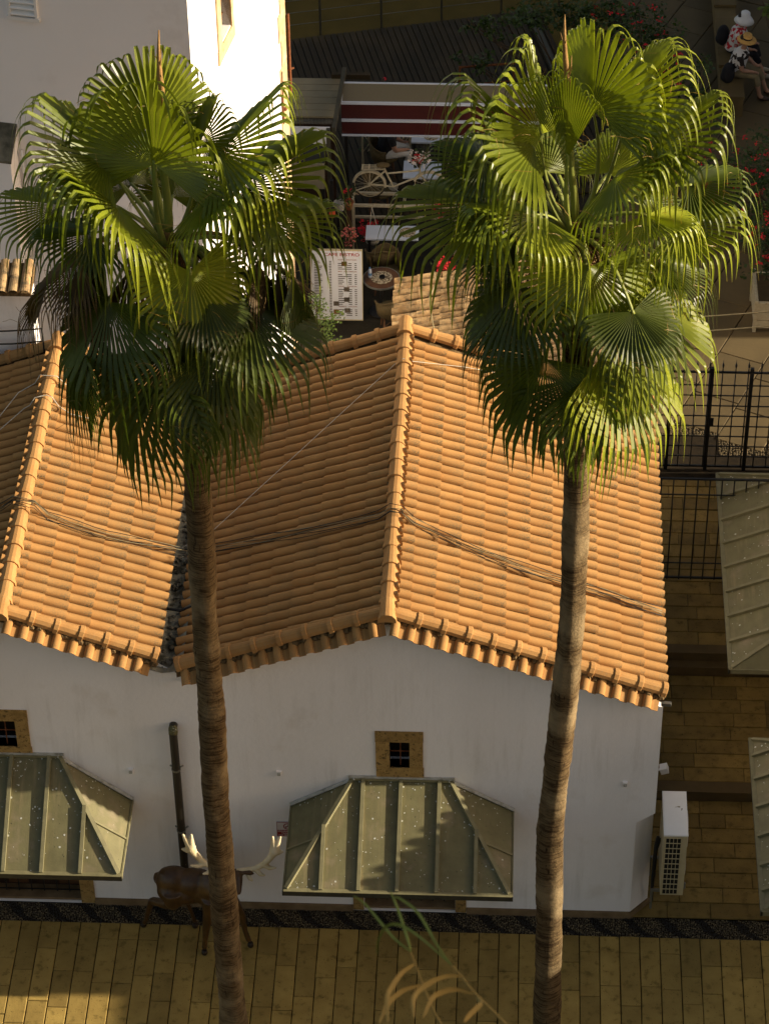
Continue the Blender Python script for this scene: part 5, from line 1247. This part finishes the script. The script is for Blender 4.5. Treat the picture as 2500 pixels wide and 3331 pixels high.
for cc, a0, a1 in ((rw, -10, 170), (fw, 10, 160)):
    fdr = MB()
    for k in range(n):
        aa, ab_ = R(a0+(a1-a0)*k/n), R(a0+(a1-a0)*(k+1)/n); r_ = wr+.02
        fdr.add([cc+V((r_*math.cos(q), s*.028, r_*math.sin(q))) for q in (aa, ab_) for s in (-1,1)] + [cc+V(((r_-.035)*math.cos(q), s*.03, (r_-.035)*math.sin(q))) for q in (aa, ab_) for s in (-1,1)], [(0,1,3,2),(0,2,6,4),(1,5,7,3)])
    fdr.build('mudguard', 'creampaint', BK)
bb = V((-.62,by_,1.86)); st_ = V((-.76,by_,2.2)); hd = V((-.14,by_,2.22)); hb = V((-.12,by_,2.1)); fr_ = MB()
for a, b_ in ((bb, st_), (bb, rw), (st_, rw), (st_ - V((-.02,0,.06)), hd), (bb, hb), (hb, fw), (hd, hb)): fr_.tube([a, b_], .017, 7)
fr_.tube([st_, st_ + V((-.02,0,.1))], .014, 6); fr_.tube([hd, hd + V((-.02,0,.12))], .014, 6); fr_.tube([rw, rw+V((.02,.03,.30))], .008, 5); fr_.tube([rw+V((0,-.05,0)), rw + V((-.28,-.05,-.12))], .013, 6); fr_.build('frame', 'creampaint', BK)
sd_ = MB(); sd_.ell(st_ + V((-.04,0,.12)), (.13,.075,.04), 12, 8); sd_.build('saddle', 'rattan', BK, True)
hbm = MB(); hbm.tube([hd + V((-.12,-.22,.14)), hd + V((0,-.18,.15)), hd + V((.02,0,.12)), hd + V((0,.18,.15)), hd + V((-.12,.22,.14))], .013, 6); hbm.build('handlebar', 'creampaint', BK)
rk = MB()
for s in (-.07,-.025,.025,.07): rk.bar(rw + V((-.12,s,.37)), rw + V((.26,s,.37)), .012, .012)
for u_ in (-.12,0,.12,.26): rk.bar(rw + V((u_,-.085,.372)), rw + V((u_,.085,.372)), .025, .012)
rk.build('rack', 'creampaint', BK)
pd = MB(); pd.lathe([(.09,-.008),(.09,.008)], bb, 18, (0,1,0)); pd.tube([bb, bb + V((.12,-.06,-.1))], .01, 5); pd.box(bb.x+.08,bb.x+.17,bb.y-.14,bb.y-.06,bb.z-.115,bb.z-.095); pd.build('crank', 'steel', BK)
shrub('flower_bouquet', 'white and red flower bouquet on the bicycle handlebar', (-.15,15.4,2.3), [((-.15,15.4,2.46),(.2,.16,.13))], 160, .05, 31, 'leaf', 'white_flower', 34, .045, 'flowers')
fl = MB(); rcx = random.Random(9)
for _ in range(9): leaf_cloud(fl, (-.15+rcx.uniform(-.12,.12),15.36+rcx.uniform(-.1,.1),2.5+rcx.uniform(-.06,.06)), (.035,.035,.03), 14, .04, rcx)
tag(fl.build('red_roses', 'red_flower'), 'red and pink roses among the white flowers on the bicycle', 'flowers', kind='stuff')
# hanging basket, pots, lantern
hbk = shrub('hanging_basket', 'hanging basket of red flowers below the bicycle shelf', (-1.0,15.2,.85), [((-1.0,15.2,.98),(.2,.18,.16))], 220, .055, 33, 'leaf', 'red_flower', 40, .06, 'flowers')
m = MB(); m.lathe([(.0,.78),(.12,.79),(.16,.9),(.15,.9),(.11,.81)], (-1.0,15.2,0), 12); m.build('bowl', 'potwhite', hbk, True)
m = MB(); [m.tube([(-1.0+.13*math.cos(a),15.2+.13*math.sin(a),.9),(-1.0,15.2,1.55)], .005, 4) for a in (0,2.1,4.2)]; m.build('hanger', 'whitecable', hbk)
shrub('pot_plant', 'pink flowering plant in a pot beside the menu board', (-1.40,14.55,.9), [((-1.38,14.5,1.3),(.12,.12,.25))], 140, .05, 35, 'leaf', 'pink_flower', 18, .06, 'plant')
m = MB(); m.lathe([(.05,0),(.08,.16),(.095,.17),(.09,.19),(.07,.17)], (-1.40,14.55,.72), 14); tag(m.build('flower_pot', 'potwhite', None, True), 'white pot under the pink flowers', 'pot')
m = MB(); m.box(-1.52,-1.28,14.42,14.68,L3,.72); tag(m.build('plant_stand', 'darkwood'), 'dark stand carrying the white flower pot', 'stand')
shrub('pot_plant', 'small leafy plant in a terracotta pot on the dark post', (-1.38,14.75,1.95), [((-1.38,14.75,2.12),(.13,.13,.16))], 160, .05, 36, 'leaf', 'red_flower', 5, .04, 'plant')
m = MB(); m.lathe([(.05,0),(.08,.14),(.09,.145),(.088,.165),(.07,.15)], (-1.38,14.75,1.82), 14); tag(m.build('flower_pot', 'terracotta', None, True), 'terracotta pot on the dark post', 'pot')
m = MB(); m.box(-1.43,-1.33,14.70,14.80,L3,1.82); tag(m.build('pot_post', 'darkwood'), 'dark post carrying the terracotta pot', 'post')
LN = thing('lantern', 'orange lantern hanging on the dark kiosk post', 'lantern', (-1.672,14.6,1.75)); MB().lathe([(.0,0),(.055,0),(.055,.17),(.0,.175)], (-1.672,14.6,1.76), 12).build('shade', 'orange', LN); MB().lathe([(.05,.17),(.03,.25),(.0,.26)], (-1.672,14.6,1.76), 10).build('cap', 'black', LN); MB().box(-1.70,-1.645,14.63,14.69,L3,2.5).build('post', 'black', LN)
m = MB(); m.lathe([(.05,0),(.085,.02),(.1,.16),(.105,.165),(.095,.165),(.08,.03)], (-1.545,14.75,1.80), 16); wp = tag(m.build('flower_pot', 'potwhite', None, True), 'empty white pot hanging beside the orange lantern', 'pot'); m = MB(); m.box(-1.60,-1.50,14.72,14.78,L3,1.80); tag(m.build('pot_post', 'black'), 'black post under the empty white pot', 'post')
LT = thing('lattice_panel', 'small white lattice panel behind the bicycle', 'lattice', (-1.0,18.0,L3)); fm = MB()
for k in range(9): 
    MB().bar((-1.3+k*.08,18.0,.85),(-1.3+k*.08+.24,18.0,1.25),.014,.014,(0,1,0)).build('slat', 'creampaint', LT); MB().bar((-1.06+k*.08,17.985,.85),(-1.3+k*.08,17.985,1.25),.014,.014,(0,1,0)).build('slat', 'creampaint', LT)
for x_ in (-1.32,-.42): MB().box(x_-.02,x_+.02,17.97,18.02,L3,1.3).build('post', 'creampaint', LT)
# ================================================================ people
def person(label, base, rz, parts, skinp, extra=None, clothes=None):
    t = thing('person', label, 'person', base, rz)
    return t
def seated(label, base, rz, shirt, trousers, hat, bag, lean=.12, legs=(0,.12), seat=.45):
    """seated on something 'seat' high, facing local +x; base is on the floor below the hips"""
    t = thing('person', label, 'person', base, rz); s = seat
    hp, nk, hdp = V((0,0,s+.1)), V((lean,0,s+.58)), V((lean+.05,0,s+.76))
    bd = [('e',(0,0,s+.11),(.15,.18,.13)),('t',[hp, V((lean*.5,0,s+.32)), V((lean*.9,0,s+.5))],[.15,.14,.15]),('e',(lean*.9,0,s+.49),(.1,.2,.09)),('t',[nk-V((0,0,.06)), hdp],[.055,.05]),('e',hdp+V((.01,0,.03)),(.095,.078,.115)),('e',hdp+V((.1,0,.02)),(.022,.015,.02)),('e',hdp+V((.075,0,-.055)),(.03,.03,.02)),('e',hdp+V((0,.08,.02)),(.02,.012,.03)),('e',hdp+V((0,-.08,.02)),(.02,.012,.03))]
    for sg_, ex in ((-1, legs[0]), (1, legs[1])):
        kn = V((.44,sg_*.12,s+.07)); an = V((.44+ex,sg_*.12,.1))
        bd += [('t',[V((0,sg_*.09,s+.08)), V((.22,sg_*.11,s+.09)), kn],[.095,.085,.06]),('t',[kn, kn.lerp(an,.4), an],[.062,.055,.038]),('t',[an, an+V((.06,0,-.05)), an+V((.17,0,-.065))],[.042,.045,.032])]
        sh = V((lean*.9,sg_*.2,s+.5)); el = V((lean+.06,sg_*.25,s+.24)); ha = V((lean+.26,sg_*.13,s+.17))
        bd += [('t',[sh, el],[.058,.045]),('t',[el, ha],[.045,.03]),('e',ha+V((.04,0,0)),(.045,.03,.02))]
        for q in range(4): bd.append(('t',[ha+V((.06,(q-1.5)*.017,.0)), ha+V((.10,(q-1.5)*.017,-.01)), ha+V((.12,(q-1.5)*.016,-.03))],[.009,.008,.007]))
        bd.append(('t',[ha+V((.02,-sg_*.03,.0)), ha+V((.06,-sg_*.045,-.005))],[.009,.008]))
    o = blob('body', 'skin', bd, t, .012, 2); o.matrix_parent_inverse = Matrix.Identity(4)
    def cl(name, mat, parts, vox=.014):
        c = blob(name, mat, parts, t, vox, 2); c.matrix_parent_inverse = Matrix.Identity(4); return c
    cl('shirt', shirt, [('t',[hp-V((0,0,.04)), V((lean*.5,0,s+.32)), V((lean*.9,0,s+.5))],[.175,.165,.165]),('e',(lean*.9,0,s+.5),(.125,.225,.095)),('e',(.0,0,s+.12),(.175,.2,.1))] + [('t',[V((lean*.9,g*.2,s+.5)), V((lean+.035,g*.235,s+.34))],[.075,.062]) for g in (-1,1)])
    cl('trousers', trousers, [('e',(0,0,s+.09),(.165,.19,.11))] + [('t',[V((0,g*.09,s+.08)), V((.22,g*.11,s+.09)), V((.44,g*.12,s+.07)), V((.44+ex*.5,g*.12,s*.55+.08))],[.115,.1,.075,.072]) for g, ex in ((-1,legs[0]),(1,legs[1]))])
    for g, ex in ((-1,legs[0]),(1,legs[1])):
        m = MB(); m.ell((.52+ex,g*.12,.045), (.13,.05,.045), 12, 8); m.build('shoe', 'creampaint' if hat == 'hatwhite' else 'darkwood', t, True, local=True)
    m = MB(); m.ell(hdp+V((-.03,0,.04)), (.095,.088,.11), 12, 8); m.build('hair', 'hair', t, True, local=True)
    if hat:
        tl = .35 if hat == 'hatwhite' else .15; axx = V((-math.sin(tl)*.0 + .12, 0, 1)).normalized(); m = MB()
        if hat == 'hatwhite': m.lathe([(.0,.17),(.06,.165),(.09,.14),(.105,.06),(.15,.02),(.2,-.05),(.19,-.052),(.1,.05)], hdp+V((.01,0,.0)), 18, axx)
        else: m.lathe([(.0,.15),(.05,.16),(.085,.15),(.1,.06),(.11,.05),(.19,.03),(.19,.02),(.1,.04)], hdp+V((.01,0,.0)), 18, axx)
        h = m.build('hat', hat, t, True, local=True)
        if hat == 'hatstraw': m = MB(); m.lathe([(.103,.06),(.1,.09),(.097,.09),(.1,.06)], hdp+V((.01,0,.0)), 18, axx); m.build('hat_band', 'cloth_dark', h, local=True)
    if bag:
        m = blob('backpack', 'cloth_dark', [('e',bag,(.13,.17,.22)),('e',V(bag)-V((.05,0,.08)),(.1,.13,.1))], t, .014, 2); m.matrix_parent_inverse = Matrix.Identity(4)
    return t
# bench of stone blocks
BN = thing('stone_bench', 'long stone block bench at the edge of the square with two seated people', 'bench', (5.72,21.9,L3))
for k in range(5):
    y_ = 19.9 + k*1.12
    MB().box(5.52,5.93,y_,y_+1.1,L3-.02,L3+.40).build('block', 'bench', BN)
    MB().box(5.50,5.95,y_-.005,y_+.62,L3+.40,L3+.46).build('seat_slab', 'bench', BN)
seated('person in white sun hat and red floral shirt sitting on the stone bench', (5.80,21.55,L3), R(-12), 'cloth_red', 'cloth_dark', 'hatwhite', (-.22,.05,.75), legs=(.2,.1))
seated('person in straw hat and black and white shirt sitting on the stone bench', (5.80,20.75,L3), R(-14), 'cloth_bw', 'cloth_khaki', 'hatstraw', (-.08,-.30,.62), legs=(.1,.18))
seated('cafe guest in dark top and white shorts sitting under the maroon awning', (-.9,17.75,L3), R(10), 'cloth_dark', 'cloth_white', None, None, legs=(.0,.1))
# ================================================================ planters, shrubs, climbers
PT = thing('white_planter', 'white boarded planter box with shrub at the right edge', 'planter', (6.2,13.5,L3))
for k in range(3): MB().box(5.80,6.62,13.1,13.13,L3+.08+k*.17,L3+.24+k*.17).build('board', 'creampaint', PT); MB().box(5.80,5.83,13.13,14.0,L3+.08+k*.17,L3+.24+k*.17).build('board', 'creampaint', PT)
for x_ in (5.78,6.6):
    for y_ in (13.08,13.98): MB().box(x_,x_+.06,y_,y_+.06,L3,L3+.68).build('post', 'creampaint', PT)
MB().box(5.79,6.66,13.09,14.02,L3+.59,L3+.63).build('rim', 'creampaint', PT); MB().box(5.85,6.6,13.15,13.97,L3+.63,L3+.64).build('soil', 'earth', PT)
shrub('planter_shrub', 'dark red flowering shrub growing in the white planter', (6.2,13.55,L3+.6), [((6.15,13.55,1.8),(.5,.42,.6)),((6.0,13.6,2.3),(.4,.4,.4))], 900, .085, 41, 'leaf', 'red_flower', 30, .06)
shrub('flower_bush', 'dark bush with red flowers behind the right palm crown at the right edge', (6.6,16.3,L3), [((6.1,16.4,1.5),(.8,.9,.8)),((5.4,16.8,1.2),(.6,.7,.55)),((6.4,15.2,1.4),(.6,.7,.7))], 2400, .085, 42, 'leaf', 'red_flower', 80, .06)
shrub('flower_bush', 'climbing bush with red flowers at the top behind the right palm', (4.0,19.6,L3), [((3.95,19.9,1.9),(.7,.5,.9)),((4.3,19.3,1.6),(.45,.5,.7)),((3.6,20.5,2.3),(.6,.5,.5))], 2200, .085, 43, 'leaf', 'red_flower', 42, .07)
shrub('climbing_vine', 'green vine with lobed leaves reaching over the wooden deck', (2.6,20.4,L3), [((1.3,20.2,2.35),(.75,.35,.22)),((2.1,20.5,2.4),(.6,.45,.3)),((2.9,20.5,2.4),(.7,.5,.35)),((.65,20.1,2.4),(.35,.16,.12))], 1300, .1, 44, 'leaf', cat='vine')
shrub('climbing_vine', 'small green vine shoot beside the rusty hand rail', (1.5,20.3,L3), [((.9,19.9,1.7),(.4,.2,.2))], 150, .1, 45, 'leaf', cat='vine')
shrub('leafy_plant', 'dark leafy plant growing near the stone bench', (4.95,19.0,L3), [((4.95,18.9,1.5),(.25,.3,.45)),((5.1,19.3,2.0),(.2,.25,.3))], 330, .1, 46, 'leaf', cat='plant')
shrub('leafy_plant', 'green maple leaves hanging in at the top right corner', (6.9,21.3,L3), [((6.25,20.7,2.6),(.25,.25,.15))], 60, .14, 47, 'leaf_lit', cat='plant')
shrub('wild_shrub', 'sunlit yellow green shrub beside the menu board', (-1.6,11.0,L3), [((-1.6,10.8,2.2),(.32,.3,.3)),((-1.7,10.9,2.55),(.2,.2,.25)),((-1.45,10.8,1.7),(.25,.25,.3))], 800, .05, 48, 'leaf_lit')
shrub('cafe_hedge', 'dark potted greenery behind the cafe tables', (-1.2,18.9,L3), [((-1.3,18.6,1.2),(.4,.3,.6)),((-.5,19.2,1.1),(.5,.3,.5)),((.6,18.9,1.2),(.5,.3,.6)),((1.4,17.6,1.2),(.4,.5,.6))], 1500, .08, 49, 'leaf', 'red_flower', 14, .05)
shrub('flower_bush', 'low dark flower bush to the right of the bicycle', (.6,15.6,L3), [((.45,15.5,1.2),(.45,.35,.5)),((1.2,15.3,1.1),(.5,.4,.5))], 1100, .075, 50, 'leaf', 'red_flower', 26, .06)
shrub('bougainvillea', 'bright pink red bougainvillea sprig above the old barrel tiles', (.75,11.4,L3), [((.42,12.4,2.3),(.16,.16,.14))], 50, .06, 51, 'leaf', 'red_flower', 26, .06, 'flowers')
# tall trees added above the frame so their crowns shade the cafe and the square
def big_tree(label, base, blobs, seed, n=8500):
    t = thing('shade_tree', label, 'tree', base, 0, 'trees added for shade above the cafe'); rc = random.Random(seed); b = V(base); tr = MB()
    tr.tube([b, b+V((.1,-.3,2)), b+V((0,-.8,4.5)), b+V((.1,-1.2,7))], [.35,.28,.24,.15], 10)
    for c, r in blobs:
        a = b+V((0,-.8,4.5)); e = V(c); tr.tube([a, a.lerp(e,.5)+V((0,0,.6)), e], [.14,.09,.02], 6)
    tr.build('trunk', 'branch', t, True); lv = MB(); tot = sum(r[0]*r[1]*r[2] for _, r in blobs)
    for c, r in blobs:
        for q in range(int(n*r[0]*r[1]*r[2]/tot/26)):
            while True:
                o = V((rc.uniform(-1,1), rc.uniform(-1,1), rc.uniform(-1,1)))
                if o.length < 1: break
            leaf_cloud(lv, V(c)+V((o.x*r[0], o.y*r[1], o.z*r[2])), (.4,.4,.25), 26, .24, rc)
    tag(lv.build('crown', 'leaf', t), kind='stuff')
big_tree('unseen plane tree added to shade the cafe, above the picture', (-1.5,29,L3-.05), [((-1,25,9.2),(3,3.2,1.6)),((0,20.5,9.6),(2.6,2.6,1.2)),((.4,17,9.8),(2.2,2,1.0)),((-3.6,23.5,9.4),(2,2.6,1.2))], 61)
big_tree('unseen plane tree added to shade the square, above the picture', (5.5,29.5,L3-.05), [((5,25.5,9),(3,3.2,1.6)),((4.6,21.5,9.2),(2.6,2.6,1.3)),((6.6,18.5,9.4),(2.4,2.2,1.1)),((3.6,17.8,9.6),(1.8,1.8,.9))], 62)
# ================================================================ viewpoint rampart with dry grass just below the frame
REEDS={
'stemA':[(1.502,-24.957,28.724),(1.484,-24.941,28.741),(1.451,-24.920,28.764),(1.440,-24.912,28.773),(1.428,-24.901,28.783),(1.418,-24.894,28.790)],
'stemB':[(1.424,-24.890,28.623),(1.404,-24.869,28.646),(1.389,-24.851,28.666),(1.370,-24.819,28.701),(1.364,-24.808,28.711)],
'gA1':[(1.418,-24.898,28.796),(1.399,-24.863,28.792),(1.375,-24.819,28.798),(1.350,-24.788,28.790),(1.340,-24.768,28.768)],
'gA2':[(1.418,-24.898,28.796),(1.384,-24.861,28.796),(1.355,-24.830,28.787),(1.335,-24.811,28.764),(1.323,-24.805,28.727),(1.321,-24.797,28.690)],
'gB1':[(1.365,-24.812,28.716),(1.358,-24.779,28.708),(1.346,-24.739,28.709),(1.334,-24.703,28.706)],
'gB2':[(1.365,-24.812,28.716),(1.343,-24.782,28.705),(1.328,-24.753,28.694),(1.301,-24.715,28.694),(1.285,-24.689,28.678)],
'dA1':[(1.431,-24.906,28.786),(1.411,-24.919,28.800),(1.393,-24.937,28.809),(1.378,-24.957,28.814),(1.374,-24.977,28.819),(1.376,-25.000,28.819)],
'dA2':[(1.447,-24.920,28.770),(1.424,-24.929,28.788),(1.406,-24.944,28.799),(1.396,-24.961,28.808),(1.386,-24.988,28.805)],
'dA3':[(1.449,-24.923,28.766),(1.454,-24.939,28.774),(1.443,-24.959,28.780),(1.435,-24.978,28.787)],
'dB1':[(1.369,-24.822,28.704),(1.354,-24.842,28.710),(1.344,-24.864,28.712),(1.338,-24.886,28.715),(1.340,-24.918,28.705)],
'dB2':[(1.377,-24.839,28.684),(1.356,-24.856,28.693),(1.341,-24.877,28.698),(1.335,-24.896,28.704),(1.329,-24.919,28.706)],
}

rp = MB(); rp.box(-3.5, 5.5, -40, -26.4, -.1, 29.4); rp.add([(-3.5,-26.4,29.4),(5.5,-26.4,29.4),(5.5,-24.7,27.9),(-3.5,-24.7,27.9),(-3.5,-26.4,-.1),(5.5,-26.4,-.1),(5.5,-23.5,-.1),(-3.5,-23.5,-.1)], [(0,3,2,1),(3,7,6,2),(0,4,7,3),(1,2,6,5)])
tag(rp.build('rampart', 'cement'), 'stone rampart below the viewpoint, out of the picture', 'wall', kind='structure')
MB().box(15, 19, -30, -22, -.1, 34.5).build('sun_blocker', 'cement')  # added out of view only to keep the sun off the dry grass
tag(bpy.data.objects['sun_blocker'], 'unseen stone block added beside the viewpoint to shade the dry grass', 'blocker')
DG = thing('dry_grass', 'blurred dry grass stalks with curling leaves at the lower edge of the picture', 'grass', (1.6, -25.0, 28.15))
def smooth_path(pts, n=5):
    P_ = [V(p) for p in pts]; out = []
    for i in range(len(P_)-1):
        p0, p1, p2, p3 = P_[max(i-1,0)], P_[i], P_[i+1], P_[min(i+2,len(P_)-1)]
        for k in range(n):
            t = k/n; out.append(.5*((2*p1) + (p2-p0)*t + (2*p0-5*p1+4*p2-p3)*t*t + (3*p1-p0-3*p2+p3)*t**3))
    return out + [P_[-1]]
for k, pts in REEDS.items():
    q = smooth_path(pts); n = len(q); m = MB()
    if k.startswith('stem'):
        root = V((q[0].x+.05, -25.05, 28.05)); m.tube([root] + q, [.0022] + [.002-.0008*i/n for i in range(n)], 6); m.build('stem', 'straw', DG, True)
    else:
        wd = .0034 if k[0] == 'd' else .0019
        for i in range(n):
            t = (q[min(i+1,n-1)]-q[max(i-1,0)]).normalized(); s_ = t.cross(fwd).normalized()*wd*(math.sin(math.pi*min(1, (i+.6)/n*1.0))**.5 if i < n-1 else .05); s_ = (s_ + fwd*s_.length*.4)
            m.v += [tuple(q[i]-s_), tuple(q[i]+upv*.0012), tuple(q[i]+s_)]
        for i in range(n-1): m.f += [(i*3,i*3+3,i*3+4,i*3+1),(i*3+1,i*3+4,i*3+5,i*3+2)]
        m.build('blade', 'straw' if k[0] == 'd' else 'greenstem', DG)
